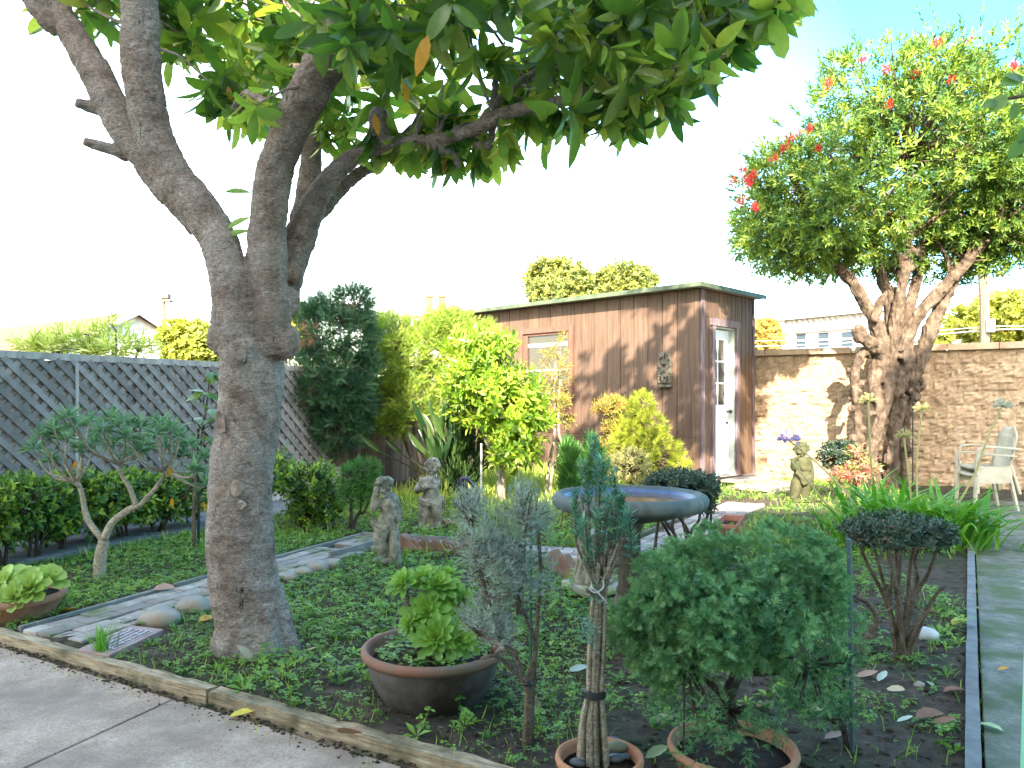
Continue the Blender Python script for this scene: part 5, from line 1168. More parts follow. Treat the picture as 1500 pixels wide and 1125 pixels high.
twigs(mb, [dz_(1130,920,-.03), dz_(1100,955,0), dz_(1180,975), dz_(1000,960,.05), dz_(1000,880,.03), dz_(1068,1040)], np.concatenate([pts[::14], p2_[::6]]), .006, 1, .05)
mb.build('trunk', m_darkst, dp, True)
# low juniper at the stake on its right
b = G(1242, 1098); b[2] = 0
def jz(u, v, d=0): return P(u, v, b[1]-d)
shrub('juniper_shrub', b, 'sparse low blue green shrub leaning at the foot of the dark stake', 'shrub', L_dwarf, T_spray(3,.1,.65,.5), [(jz(1215,975),V3(.06,.07,.05)),(jz(1190,1000,.05),V3(.07,.07,.05)),(jz(1235,960,-.02),V3(.045,.05,.04)),(jz(1170,1030,.05),V3(.06,.06,.04)),(jz(1232,1040,.03),V3(.045,.05,.04))], 260, .04, 6, .024, .85, stems=[[b-V3(0,0,.03), jz(1236,1070), jz(1226,1045), jz(1215,1000), jz(1205,970)],[jz(1236,1065), jz(1210,1050,.03), jz(1175,1040,.05)],[jz(1226,1045), jz(1236,1000), jz(1238,965)]], r0=.011, smat=m_darkst, gap=.3, gs=10, sr=.003)
p = G(1249, 1100)
mb = MB(); mb.tube([p*V3(1,1,0)-V3(0,0,.06), V3(p[0]-.012,p[1],P(1248,790,p[1])[2])], [.0085,.0085], 10); tag(mb.build('garden_stake', m_greyst, pos=(p[0],p[1],0)), 'thick grey green stake standing left of the flat topped shrub', 'plant stake')
# sawn branch bent round the stake
b = G(1256, 957); Yb_ = p[1]+.05
t = thing('cut_branch', P(1254,955,Yb_), 'bent sawn off branch resting against the grey green stake', 'branch')
mb = MB(); q = lambda u, v, d=0: P(u, v, Yb_-d)
mb.tube([q(1236,868,-.02), q(1255,874), q(1272,884), q(1284,905), q(1278,925), q(1262,945), q(1250,956)], [.006,.008,.009,.011,.012,.012,.013], 9, sm=4, wob=.25)
mb.tube([q(1280,893), q(1298,896), q(1310,885)], [.005,.004,.002], 6, sm=2)
mb.build('limb', m_stem, t, True)
mb = MB(); mb.ell(q(1250,956,.006), (.018,.014,.014), 10, 8, None, .3); mb.build('tie', m_black, t, True)

# ================================================================ flat topped clipped shrubs
b = G(1322, 965); b[2] = 0
def tz(u, v, d=0): return P(u, v, b[1]-d)
tp = [tz(u,v,d) for u,v,d in ((1255,790,.1),(1275,775,-.1),(1295,770,.12),(1312,775,0),(1325,765,-.12),(1345,775,.1),(1362,780,-.05),(1378,785,.05),(1300,790,.2),(1340,790,-.2))]
bl_ = [(tz(1312,772),V3(.235,.23,.055)),(tz(1280,780,.05),V3(.14,.16,.05)),(tz(1350,782,.05),V3(.14,.16,.05)),(tz(1312,790,.08),V3(.2,.2,.04))]
shrub('flat_topped_shrub', b, 'dark flat topped clipped shrub with many bare stems beside the walkway', 'shrub', L_topi, OVALS, bl_, 1000, .035, 8, .02, 1.0, stems=fan(b, tp, bend=.06)+[[b+V3(0.02,0,.0), tz(1355,900), tz(1372,870), tz(1386,858)],[b, tz(1345,910,.05), tz(1362,895,.06), tz(1374,900,.07)]], r0=.0115, smat=m_stem, gap=.12, gs=8, sr=.003, frac=.4, shell=.4)
b = G(1005, 826); b[2] = 0
def yz(u, v, d=0): return P(u, v, b[1]-d)
bl_ = [(yz(1000,706),V3(.25,.24,.085)),(yz(975,712,.05),V3(.15,.16,.08)),(yz(1025,712,.05),V3(.14,.16,.09)),(yz(1035,730),V3(.08,.1,.1))]
shrub('flat_topped_shrub', b, 'dark flat topped clipped shrub with bare black stems right behind the bird bath', 'shrub', L_topi, OVALS, bl_, 800, .045, 8, .026, 1.0, stems=fan(b, [yz(u,v,d) for u,v,d in ((965,735,0),(980,725,.1),(995,730,-.1),(1010,725,.1),(1025,735,0),(1040,730,-.05),(955,740,.05))], bend=.08)+[[V3(yz(1035,826)[0],b[1]+.05,0), yz(1040,780,-.05), yz(1042,740,-.05)],[V3(yz(960,826)[0],b[1]+.05,0), yz(962,780,-.05), yz(970,735,-.05)]], r0=.014, smat=m_darkst, gap=.12, gs=6, sr=.004, frac=.4, shell=.4)
# small shrubs at the foot of the red flowered tree
b = P(1225,722,9.2); b[2] = 0
shrub('small_round_shrub', b, 'small dark round shrub on thin stems right of the mossy statue', 'shrub', L_topi, OVALS, [(P(1224,668,9.2),V3(.19,.18,.16)),(P(1238,660,9.2),V3(.12,.12,.12))], 380, .06, 7, .04, 1, r0=.02, gap=.15, gs=5)
b = P(1258,722,9.0); b[2] = 0
shrub('red_tipped_shrub', b, 'loose shrub with red and pink new leaves at the foot of the gnarled tree', 'shrub', L_red, LANCE, [(P(1255,665,9),V3(.07,.1,.14)),(P(1245,695,8.9),V3(.14,.15,.1)),(P(1270,690,8.9),V3(.12,.15,.12)),(P(1232,700,8.9),V3(.1,.1,.08))], 170, .09, 7, .07, .9, r0=.012, gap=.3, gs=5)
# daylily tuft and strap leaved clump
def tuft(name, b, n, lb, cat, mat, L, sx, sy, bend=(.8,1.9), w=.03, tilt=.5):
    t = thing(name, (b[0],b[1],0), lb, cat); mb = MB(); Ts = [T_blade(w, bb) for bb in np.linspace(*bend, 5)]
    for k in range(n):
        p = V3(b[0]+R.gauss(0,sx), b[1]+R.gauss(0,sy), 0); a = R.uniform(0,6.28)
        d = nz(V3(math.cos(a)*tilt+(p[0]-b[0])*.5, math.sin(a)*tilt+(p[1]-b[1])*.5, R.uniform(.7,1.3)))
        out = V3(math.cos(a), math.sin(a), .0); nrm = nz(V3(0,0,1)*1-out*d[2]*.8+V3(0,0,.2)); nrm = -out if d[2] > .95 else nz(V3(-out[0]*d[2], -out[1]*d[2], np.hypot(d[0],d[1])))
        mb.inst(R.choice(Ts), [p], [d], [nrm], L*R.uniform(.6,1.15))
    mb.build('leaf_blade', mat, t, True); return t
b = P(1118,806,6.15); b[2] = 0
tuft('daylily', b, 60, 'small arching yellow green daylily clump right of the terracotta trough', 'plant', L_day, .3, .1, .08, w=.035)
b = P(1335,800,6.35); b[2] = 0
ag = thing('agapanthus', (b[0],b[1],0), 'large clump of bright green strap leaves with flower stalks beside the walkway', 'plant')
mb = MB(); Ts = [T_blade(.026, q) for q in (1.2,1.6,2.0)]
for k in range(270):
    c = V3(b[0]+R.gauss(0,.26), b[1]+R.gauss(0,.24), 0); a = R.uniform(0,6.28); d = nz(V3(math.cos(a)*.55, math.sin(a)*.55, R.uniform(.7,1.3))); mb.inst(T_blade(.026, R.uniform(.7,2.1)), [c], [d], [nz(V3(-math.cos(a)*d[2],-math.sin(a)*d[2],np.hypot(d[0],d[1])))], .72*R.uniform(.6,1.15))
for k in range(46):
    c = V3(b[0]-.55+R.gauss(0,.12), b[1]-.25+R.gauss(0,.12), 0); a = R.uniform(2.4,4.6); d = nz(V3(math.cos(a)*.6, math.sin(a)*.6, 1)); mb.inst(R.choice(Ts), [c], [d], [nz(V3(-math.cos(a),-math.sin(a),.6))], R.uniform(.4,.62))
for k in range(60):
    c = V3(b[0]+.35+R.gauss(0,.12), b[1]-.1+R.gauss(0,.2), 0); a = R.uniform(-1.4,1.0); d = nz(V3(math.cos(a)*.7, math.sin(a)*.7, 1)); mb.inst(R.choice(Ts), [c], [d], [nz(V3(-math.cos(a),-math.sin(a),.7))], R.uniform(.45,.72))
mb.build('leaf_blade', L_aga, ag, True)
def stalk(pts, head, mat, r, n=34, sm_=None, tw=.16):
    mb = MB(); mb.tube(pts, [.008]*len(pts), 6, sm=4); mb.build('flower_stalk', sm_ or m_seed, ag, True)
    c = np.asarray(pts[-1]); mb = MB(); d = NR.normal(size=(n,3)); d[:,2] = np.abs(d[:,2])*.8-.1; d = nz(d)
    for q in d: mb.tube([c, c+q*r*.75], [.0022,.0022], 4)
    mb.inst(T_oval(.2,.06,.1), c+np.repeat(d,3,0)*r*.7, np.repeat(d,3,0)+NR.normal(0,.45,(3*n,3)), NR.normal(size=(3*n,3)), r*.42); mb.build(head, mat, ag, True)
stalk([V3(b[0]-.35,b[1],.15), P(1229,710,6.5), P(1185,668,6.7), P(1155,645,6.8)], 'flower_head', m_purp, .1, 40)
stalk([P(1290,780,5.9), P(1223,749,6.1), P(1180,700,6.2), P(1158,674,6.3)], 'seed_head', m_seed, .02, 6)
stalk([P(1345,760,6.4), P(1343,680,6.5), P(1350,600,6.5)], 'seed_head', m_seed, .068)
stalk([P(1338,760,6.3), P(1330,690,6.3), P(1324,640,6.3)], 'seed_head', m_seed, .068)
stalk([P(1285,760,6.4), P(1276,680,6.4), P(1272,588,6.4)], 'seed_head', m_seed, .075)
stalk([P(1400,745,6.2), P(1430,690,6.2), P(1447,640,6.2), P(1468,596,6.2)], 'seed_head', m_seedw, .075)
p = P(1337,690,9.6)
mb = MB(); mb.tube([V3(p[0],p[1],-.03), P(1337,575,9.6)], [.008,.008], 6); tag(mb.build('thin_rod', m_black, pos=(p[0],p[1],0)), 'thin dark rod standing behind the strap leaved clump near the gnarled tree', 'plant stake')

# ================================================================ chairs, trough, iron ornament, bin
m_plas = M('dirty_white_plastic', [(.33,.29,.21),(.45,.40,.31),(.53,.48,.39)], 5, .5, .2, 40, .002, blot=(.33,.29,.2), blsc=3.5, bll=(.5,.7))
def chair(c, lb, lift, grp):
    t = thing('plastic_chair', (c[0],c[1],0), lb, 'chair', grp)
    ca, sa = math.cos(math.radians(172)), math.sin(math.radians(172))  # seat faces left
    def w(x, y, z): x *= .86; y *= .9; return V3(c[0]+x*ca-y*sa, c[1]+x*sa+y*ca, z*.97+lift)
    mb = MB(); n = 10
    V, Fc = [], []
    for i in range(n+1):                                          # seat shell, slightly dished, with a rolled front
        f = i/n; x = .21-.43*f; zz = .42-.02*math.sin(math.pi*f)-.03*f+(-.035 if i == 0 else 0)
        for j in range(7): y = -.23+.46*j/6; V.append(w(x, y, zz-.012*math.cos((j-3)/3*1.57)))
    for i in range(n):
        for j in range(6): a = i*7+j; Fc.append((a,a+1,a+8,a+7))
    mb.add(V, Fc); o = mb.build('seat', m_plas, t, True); s_ = o.modifiers.new('t','SOLIDIFY'); s_.thickness = .018
    mb = MB(); V, Fc = [], []
    for i in range(n+1):
        f = i/n; x = -.20-.11*f; zz = .38+.46*f
        hw = .21+.02*math.sin(f*3.1)-(.10*max(0,f-.8)/.2 if f > .8 else 0)
        for j in range(9): y = -hw+2*hw*j/8; V.append(w(x-.04*math.cos((j-4)/4*1.4)+.04, y, zz))
    for i in range(n):
        for j in range(8): a = i*9+j; Fc.append((a,a+1,a+10,a+9))
    mb.add(V, Fc); o = mb.build('backrest', m_plas, t, True); s_ = o.modifiers.new('t','SOLIDIFY'); s_.thickness = .016
    for y in (-.26,.26):
        mb = MB(); ap = [(.20,.38),(.215,.50),(.205,.575),(.17,.612),(.08,.622),(-.1,.612),(-.27,.60)]
        V = []; hw_ = [.03,.028,.028,.03,.034,.034,.026]
        for i, (x, z) in enumerate(ap):
            q = ap[min(i+1,6)]; p_ = ap[max(i-1,0)]; tx, tz = q[0]-p_[0], q[1]-p_[1]; L_ = math.hypot(tx,tz); nx_, nz_ = -tz/L_*.009, tx/L_*.009
            yy = y*(1 if i < 6 else .9)
            V += [w(x+nx_,yy-hw_[i],z+nz_), w(x+nx_,yy+hw_[i],z+nz_), w(x-nx_,yy+hw_[i],z-nz_), w(x-nx_,yy-hw_[i],z-nz_)]
        mb.add(V, [(3,2,1,0),(24,25,26,27)]+[(4*i+k,4*i+(k+1)%4,4*i+4+(k+1)%4,4*i+4+k) for i in range(6) for k in range(4)]); mb.build('armrest', m_plas, t, bevel=.004)
    for x, y in ((.2,-.24),(.2,.24),(-.19,-.22),(-.19,.22)):
        mb = MB(); xe = x+(.02 if x > 0 else -.09); ye = y*1.12; a, e = w(x,y,.42), w(xe,ye,0.0 if lift == 0 else .1)
        d_ = nz(e-a); mb.slab(a, e, .05, .03, up=nz(V3(ca,sa,.1))); mb.build('leg', m_plas, t, bevel=.006)
    for y in (-.24,.24): mb = MB(); mb.slab(w(-.2,y,.36), w(.2,y,.34), .015, .1); mb.build('apron', m_plas, t)
cb = P(1441,745,8.45)
chair((cb[0],cb[1]), 'lower dirty white plastic armchair of the stack by the block wall', 0.0, 'stacked plastic chairs by the wall')
chair((cb[0]+.02,cb[1]), 'upper dirty white plastic armchair of the stack by the block wall', .075, 'stacked plastic chairs by the wall')
bpy.data.objects['plastic_chair'].location.z = -.005
# terracotta trough
a, e = V3(1.74,6.28), V3(1.97,6.82); d = nz(e-a); n_ = V3(d[1],-d[0])
tt = thing('terracotta_trough', (*(a+e)/2,0), 'rectangular reddish terracotta planter trough on the path', 'planter')
mb = MB(); mb2 = MB()
def ring(sc, z): return [V3(*(( a+e)/2+d*s1*(.29*sc)+n_*s2*(.085*sc)),z) for s1,s2 in ((-1,-1),(1,-1),(1,1),(-1,1))]
rs = [ring(.86,.012), ring(1,.125), ring(1.06,.125), ring(1.06,.155), ring(.95,.155), ring(.93,.1)]
V = np.concatenate(rs); Fc = [(3,2,1,0)]+[(4*q+k, 4*q+(k+1)%4, 4*q+4+(k+1)%4, 4*q+4+k) for q in range(5) for k in range(4)]
mb.add(V, Fc); mb.build('trough', M('red_terracotta', [(.24,.085,.055),(.33,.125,.08),(.38,.17,.12)], 7, .7, .3, 60, .003), tt, bevel=.004)
mb2.add(np.array(ring(.94,.105)), [(0,1,2,3)]); mb2.build('soil', m_psoil, tt)
mb = MB(); c = V3(*(a*.7+e*.3),.1); mb.inst(OVALW, np.tile(c,(6,1)), NR.normal(size=(6,3))+V3(0,0,.8), NR.normal(size=(6,3)), .07); mb.build('seedling', L_day, tt)
# iron ornament with a twisted root beside it
m_iron = PLAIN('purplish_iron', (.075,.05,.10), .45, .5, .4)
b = P(682,757,7.2); b[2] = 0
io = thing('iron_ornament', b, 'dark purple curled iron garden ornament between the lyre statue and the grey shrub', 'garden ornament')
q = lambda u, v, d=0: P(u, v, 7.2-d)
mb = MB(); mb.tube([b-V3(0,0,.03), q(683,740), q(684,720), q(680,705)], [.014,.014,.012,.012], 8, sm=3); mb.build('post', m_iron, io, True)
mb = MB(); mb.tube([q(672,712,.02), q(676,702,.03), q(684,701,.03), q(690,708,.02), q(698,716,.0), q(702,726,0), q(700,738,.0), q(694,744)], [.014,.02,.022,.016,.011,.009,.009,.007], 8, sm=4)
mb.tube([q(684,742), q(676,744,.02), q(668,740,.02), q(664,732,.0)], [.01,.009,.009,.012], 8, sm=4); mb.tube([q(690,745), q(698,752), q(706,754)], [.009,.008,.006], 8, sm=3); mb.build('scroll', m_iron, io, True)
for u, v in ((678,728),(670,738),(690,733)): mb = MB(); mb.lathe([(.004,.04),(.014,.03),(.022,.0),(.028,-.03),(.024,-.032)], q(u,v,.03), 14); mb.build('bell', m_iron, io, True)
dw = thing('twisted_root', q(660,765), 'brown twisted root lying on the grass beside the lyre statue', 'driftwood')
mb = MB(); mb.tube([q(640,760,.05), q(652,763,.05), q(660,772,.06), q(668,770,.05), q(674,776,.06), q(684,772,.05)], [.012,.016,.02,.022,.02,.014], 9, sm=4, wob=.3); mb.tube([q(650,772,.08), q(662,765,.08), q(672,772,.09), q(680,768,.07)], [.01,.014,.014,.01], 8, sm=4, wob=.3); mb.build('root', M('bright_root', [(.12,.06,.04),(.3,.17,.11),(.44,.3,.2)], 14, .8, .6, 40), dw, True)
# mint green plastic bin at the right edge
m_mint = PLAIN('mint_plastic', (.26,.60,.42), .4, .5, 0, .05, .05)
YB2 = 1.62; an_ = math.atan((1491-750)/F)+math.asin(.245/1.95); xl = 1.95*math.sin(an_)-.245; YB2 = 1.95*math.cos(an_)-.1
mi = thing('plastic_bin', (xl+.24,YB2+.1,0), 'mint green plastic bin cut off by the right edge of the photo', 'bin')
mb = MB(); c = (xl+.245,YB2+.1,0)
mb.lathe([(.245,-.02),(.25,.03),(.246,.2),(.238,.5),(.234,.64),(.228,.662),(.212,.668),(.2,.655),(.2,.1),(.0001,.09)], c, 40); mb.build('body', m_mint, mi, True)

# ================================================================ stones, sawtooth bricks, inscribed slab
m_rock = M('river_stone', [(.17,.145,.12),(.29,.26,.23),(.40,.37,.35)], 6, .8, .4, 50, .004, blot=(.30,.21,.13), blsc=3, bll=(.5,.66))
m_rockw = M('white_stone', [(.42,.41,.40),(.56,.55,.54)], 6, .8, .4, 40)
ST = [(233,910,33,17,'largest tan river stone beside the brick path, left of the magnolia trunk'),(283,892,24,16,'round grey river stone just left of the magnolia trunk beside the brick path'),(310,884,13,10,'small tan stone touching the left side of the magnolia trunk'),(424,845,14,7,'small grey stone touching the right side of the magnolia trunk'),(444,838,14,8,'pale flat stone, second from the right side of the magnolia trunk'),(465,833,17,11,'brownish river stone in the middle of the row behind the magnolia trunk'),(491,828,15,9,'bluish grey stone at the right end of the row along the brick path')]
for u, v, rx, rz_, lb in ST:
    c = G(u, v+4); k = c[1]/F; c[2] = rz_*k*.45; mb = MB(); mb.ell(c, (rx*k,rx*k*.75,rz_*k*1.05), 20, 14, np.array(Matrix.Rotation(R.uniform(-.4,.4),3,'Z')), .12, 1.2)
    tag(mb.build('river_stone', m_rock, smooth=True, pos=c.tolist()), lb, 'stone', 'river stones along the brick path')
for u, v, r, lb in ((1358,935,16,'white stone lying under the flat topped shrub by the walkway'),(1347,1006,8,'small grey stone among the leaves below the flat topped shrub'),(1150,1030,7,'small pale stone under the potted cypress')):
    c = G(u, v); k = c[1]/F; c[2] = r*k*.3; mb = MB(); mb.ell(c, (r*k,r*k*.8,r*k*.7), 16, 12, None, .18, 1.6); tag(mb.build('stone', m_rockw if r > 10 else m_rock, smooth=True, pos=c.tolist()), lb, 'stone')
m_saw = M('edging_brick', [(.13,.065,.045),(.21,.115,.08),(.28,.18,.13)], 8, .9, .5, 50, .005, rv=.15)
for k in range(7):
    f = k/6; c = V3(-.80+.50*f, 5.92-.14*f, .02); Mr = Matrix.Rotation(-.28,3,'Z') @ Matrix.Rotation(math.radians(40+R.uniform(-4,4)),3,'Y')
    mb = MB(); mb.box(c, (.19,.065,.10) if k else (.22,.09,.15), M=np.array(Mr), rnd=R.random()); o = mb.build('edging_brick', m_saw, pos=c.tolist(), bevel=.005)
    nm = ['first','second','third','fourth','fifth','sixth','seventh'][k]
    tag(o, 'big reddish tilted brick at the left end of the sawtooth row' if k == 0 else f'tilted brick, {nm} from the left in the sawtooth row behind the grey shrub', 'brick', 'sawtooth brick edging')
for k, (u, v) in enumerate(((818,838),(834,846))):
    c = G(u, v); c[2] = .04; Mr = Matrix.Rotation(-.9,3,'Z') @ Matrix.Rotation(math.radians(42),3,'Y'); mb = MB(); mb.box(c, (.2,.07,.12), M=np.array(Mr)); o = mb.build('edging_brick', m_saw, pos=c.tolist(), bevel=.005); tag(o, ['leaning dark brick left of the draped pedestal, the farther of two','leaning dark brick touching the slab of the draped pedestal'][k], 'brick', 'sawtooth brick edging')
# slab with worn lettering
sa_, sb_, sc_, sd_ = G(112,952,.02), G(192,916,.02), G(240,922,.02), G(160,960,.02)
isl = thing('inscribed_slab', (sa_+sc_)/2*V3(1,1,0), 'flat pinkish slab with a worn white inscription beside the brick path', 'stepping stone')
pl = [tuple(q[:2]) for q in (sa_, sd_, sc_, sb_)]
mb = MB(); mb.prism(pl, -.04, .022); mb.build('slab', M('pink_slab', [(.24,.15,.14),(.33,.22,.20),(.38,.28,.26)], 8, .9, .4, 60), isl, bevel=.004)
def sl(f, g_, z=.0): q = (sa_*(1-f)+sb_*f)*(1-g_)+(sd_*(1-f)+sc_*f)*g_; return V3(q[0],q[1],.0225+z)
mb = MB(); mb.add([sl(.16,.12,.002), sl(.16,.88,.002), sl(.86,.88,.002), sl(.86,.12,.002)], [(0,1,2,3)]); mb.build('panel', M('worn_white', [(.36,.32,.32),(.50,.46,.46)], 20, .9, .2), isl)
mb = MB()
for r in range(5):                                                # illegible worn strokes
    g_ = .2+.15*r; f = .2
    while f < .8:
        L = R.uniform(.03,.09); mb.slab(sl(f,g_,.005), sl(min(f+L,.83),g_+R.uniform(-.02,.02),.005), .012, .003, jit=.001); f += L+R.uniform(.015,.03)
mb.build('inscription', M('worn_mark', [(.20,.14,.14),(.3,.24,.24)], 20, .9, .2), isl)
# ================================================================ ground cover
def pxof(X, Y): return 750+F*X/Y, HV+F*CH/Y
def dens(X, Y):
    """how green the soil is at a place"""
    u, v = pxof(X, Y)
    on_p1 = (Y < 6.7) & (X > -2.46+.4138*(Y-3.9)-.02) & (X < -1.96+.4138*(Y-3.9)+.02)
    lb = X < -2.46+.4138*(Y-3.9)
    strip = X < s0[0]+sdv[0]*(Y-5.29)+.05
    p2f = 6.56-.304*(X+1.29)                                      # far line of the second leg
    far = Y > p2f+.03
    on_p2 = (Y <= p2f+.03) & (Y > p2f-.5) & (X > -1.3) & (X < .8)
    p3 = np.abs((X-.86)*.8645-(Y-5.62)*.5026) < .29
    on_p3 = p3 & (Y > 5.3) & (Y < 9)
    d = np.where(u < 470, .95, np.where(u < 640, .88, .42))
    d = np.where((v > 945) & (u > 430), .13, d); d = np.where((v > 945) & (u < 560) & (v < 1010), .5, d)
    d = np.where((u > 610) & (u < 850) & (v > 1035), .42, d); d = np.where((u > 745) & (u < 905) & (v > 830) & (v < 970), .7, d)
    d = np.where((u > 700) & (u < 860) & (v > 960) & (v < 1040), .45, d); d = np.where((u > 1230) & (v > 790), .14, d); d = np.where((u > 900) & (v > 850), .1, d)
    d = np.where((u > 1360) & (v < 960) & (v > 830), .5, d)
    d = np.where((u < 440) & (v > 960), .75, d)
    d = np.where(far | lb, .97, d); d = np.where((X > 1.5) & (Y > 5.2) & (Y < 10.3), .62, d)
    bad = strip | on_p1 | on_p2 | on_p3 | (tf(X,Y) < .06) | (X > .5945*Y-.03) | (np.hypot(X-bc[0],Y-bc[1]) < .2) | (np.hypot(X-pc[0],Y-pc[1]) < .12) | (np.hypot(X-dc[0],Y-dc[1]) < .17) | (np.hypot(X+1.2,Y-3.62) < .2)
    ext = pl; cx, cy = (sa_+sc_)[:2]/2; bad |= (np.abs((X-cx)*.92-(Y-cy)*.38) < .14) & (np.hypot(X-cx,Y-cy) < .24)
    shed = ((X-C0[0])*NF[0]+(Y-C0[1])*NF[1] < .05) & ((X-C0[0])*NE[0]+(Y-C0[1])*NE[1] < .05)
    bad |= shed | ((X-WP[0])*WN[0]+(Y-WP[1])*WN[1] < .08) | (X < fx(Y)+.1) | (Y > 13)
    return np.where(bad, 0, d)
def scatter(n, x0, x1, y0, y1, thr=0, sc=1.0, ypow=1.0):
    X = NR.uniform(x0, x1, n); Y = y0+(y1-y0)*NR.random(n)**ypow
    nn = np.array([mnoise.noise(Vector((x*2.2*sc,y*2.2*sc,3)))+.6*mnoise.noise(Vector((x*6*sc,y*6*sc,9))) for x, y in zip(X, Y)])
    d = dens(X, Y); k = (NR.random(n) < np.clip(d*1.1+1.25*nn*np.where(d > .9, .3, 1)*(d > 0), 0, 1)*(d > 0))
    return X[k], Y[k]
def up(n, s=.25): return V3(0,0,1)+NR.normal(0, s, (n,3))
mb = MB()
X, Y = scatter(40000, -4.0, 2.6, 2.4, 6.8, ypow=1.3); n = len(X)
mb.inst(CLOV, np.stack([X,Y,gh(X,Y)-.004],1), up(n), NR.normal(size=(n,3)), NR.uniform(.012,.034,n)*np.clip(.8+.1*Y,.9,1.35), rnd=np.clip(.45+.35*np.array([mnoise.noise(Vector((x*1.5,y*1.5,0))) for x,y in zip(X,Y)])+NR.normal(0,.2,n),0,1))
X, Y = scatter(22000, -3.2, 5.0, 5.6, 12.6); n = len(X)
mb.inst(CLOV, np.stack([X,Y,gh(X,Y)-.004],1), up(n), NR.normal(size=(n,3)), NR.uniform(.028,.06,n))
WEED = (lambda t: (np.concatenate([t[0]@np.array([[math.cos(a),0,-math.sin(a)],[0,1,0],[math.sin(a),0,math.cos(a)]]) for a in (0,1.26,2.5,3.8,5.0)]), [tuple(i+len(t[0])*k for i in f) for k in range(5) for f in t[1]]))((np.array([[0,0,0],[-.16,.35,.45],[0,.45,.95],[.16,.35,.45],[0,.3,.5]],float), [(0,4,2,1),(0,3,2,4)]))
X, Y = scatter(2600, -4.0, 2.6, 2.4, 6.8, sc=.7, ypow=1.3); n = len(X)
mb.inst(WEED, np.stack([X,Y,gh(X,Y)-.003],1), up(n), NR.normal(size=(n,3)), NR.uniform(.025,.07,n))
X, Y = scatter(900, -1.2, 2.4, 2.5, 5.4, sc=1.3); n = len(X)
for q in range(5):                                                # taller seedlings with leaves up the stem
    mb.inst(CLOV, np.stack([X+NR.normal(0,.008,n),Y+NR.normal(0,.008,n),gh(X,Y)+.012*q],1), up(n,.35), NR.normal(size=(n,3)), NR.uniform(.02,.05,n))
struct(mb.build('ground_cover', L_clov), 'stuff', 'low green clover and weeds covering the garden soil', 'ground cover')
mb = MB(); BL1 = T_blade(.035,.9,3); BL2 = T_blade(.03,1.5,3)
for T in (BL1, BL2):
    X, Y = scatter(6500, -4.0, 2.6, 2.4, 6.8, sc=1.7, ypow=1.3); n = len(X)
    mb.inst(T, np.stack([X,Y,gh(X,Y)-.004],1), up(n,.4), NR.normal(size=(n,3)), NR.uniform(.03,.075,n))
    X, Y = scatter(7000, -3.2, 5.0, 5.6, 12.6); n = len(X)
    mb.inst(T, np.stack([X,Y,gh(X,Y)-.004],1), up(n,.4), NR.normal(size=(n,3)), NR.uniform(.06,.14,n))
# blades along the kerb, the path joints and the walkway edge
t = NR.uniform(-2.5,4,700); o = NR.uniform(-.12,.02,700)
p = TA[:2]+TD*t[:,None]+TN*o[:,None]; o2 = (o < -.075); z = np.where(o2, -.038, .0); p = p[o2 | (o > .015)]; z = z[o2 | (o > .015)]; k = NR.random(len(p)) < .6; p, z = p[k], z[k]
n = len(p); mb.inst(BL1, np.hstack([p,z[:,None]]), up(n,.5), NR.normal(size=(n,3)), NR.uniform(.02,.05,n))
t = NR.uniform(0,2.6,260); q = (V3(-2.44,3.9)[None]+nz(V3(.48,1.16))*t[:,None]+n1[None]*NR.uniform(.03,.5,260)[:,None]); mb.inst(BL2, np.hstack([q,np.full((260,1),.015)]), up(260,.5), NR.normal(size=(260,3)), NR.uniform(.015,.05,260))
yy = NR.uniform(2.2,6.5,160); mb.inst(BL2, np.stack([yy*.5945+NR.uniform(.03,.06,160),yy,np.full(160,-.004)],1), up(160,.6), NR.normal(size=(160,3)), NR.uniform(.015,.05,160))
X, Y = scatter(5200, -2.4, 1.6, 7.6, 12.4); n = len(X); hh = .5+.9*np.clip((Y-8)/2,0,1)
mb.inst(T_blade(.035,.7,4), np.stack([X,Y,gh(X,Y)-.004],1), up(n,.3), NR.normal(size=(n,3)), NR.uniform(.08,.20,n)*hh, rnd=NR.uniform(.55,1,n))
struct(mb.build('grass', L_grass), 'stuff', 'loose blades of grass between the clover and along the edgings', 'grass')
# small litter on the soil
m_lit = M('litter', [(.05,.03,.02),(.16,.11,.07),(.30,.24,.18)], 40, .9, .2)
X = NR.uniform(-1.2,2.4,4200); Y = NR.uniform(2.45,5.2,4200); k = (tf(X,Y) > .06) & (X < .5945*Y-.03); X, Y = X[k], Y[k]; n = len(X); mb = MB()
mb.inst(LANCE, np.stack([X,Y,gh(X,Y)+.004],1), NR.normal(size=(n,3))*V3(1,1,.25), up(n,.4), NR.uniform(.008,.03,n))
struct(mb.build('soil_litter', M('soil_litter', [(.04,.026,.018),(.12,.085,.06),(.30,.25,.2)], 60, .9, 0)), 'stuff', 'bits of dry twig and leaf strewn on the dark soil', 'litter')
mb = MB(); n = 5200; X = NR.uniform(-1.6,2.4,n); Y = NR.uniform(2.4,5.0,n); k = (tf(X,Y) > .07) & (X < .5945*Y-.03); X, Y = X[k], Y[k]
for x, y in zip(X[:2200], Y[:2200]): r = R.uniform(.003,.011); mb.ell((x,y,float(gh(x,y))+r*.2), (r*1.2,r,r*.8), 6, 4)
for k in range(900):                                              # soil washed over the kerb
    t = R.uniform(-2.2,3.2); o = -abs(R.gauss(0,.05))-.002; q = ppt(t,-o); r = R.uniform(.002,.008)*(1 if o > -.06 else .6); mb.ell((*(TA+TD*t+TN*o),-.038+r*.3), (r*1.3,r,r*.7), 6, 4)
for x, y in zip(X[2200:2420], Y[2200:2420]): r = R.uniform(.012,.026); mb.ell((x,y,float(gh(x,y))), (r*1.3,r,r*.6), 8, 6, None, .3)
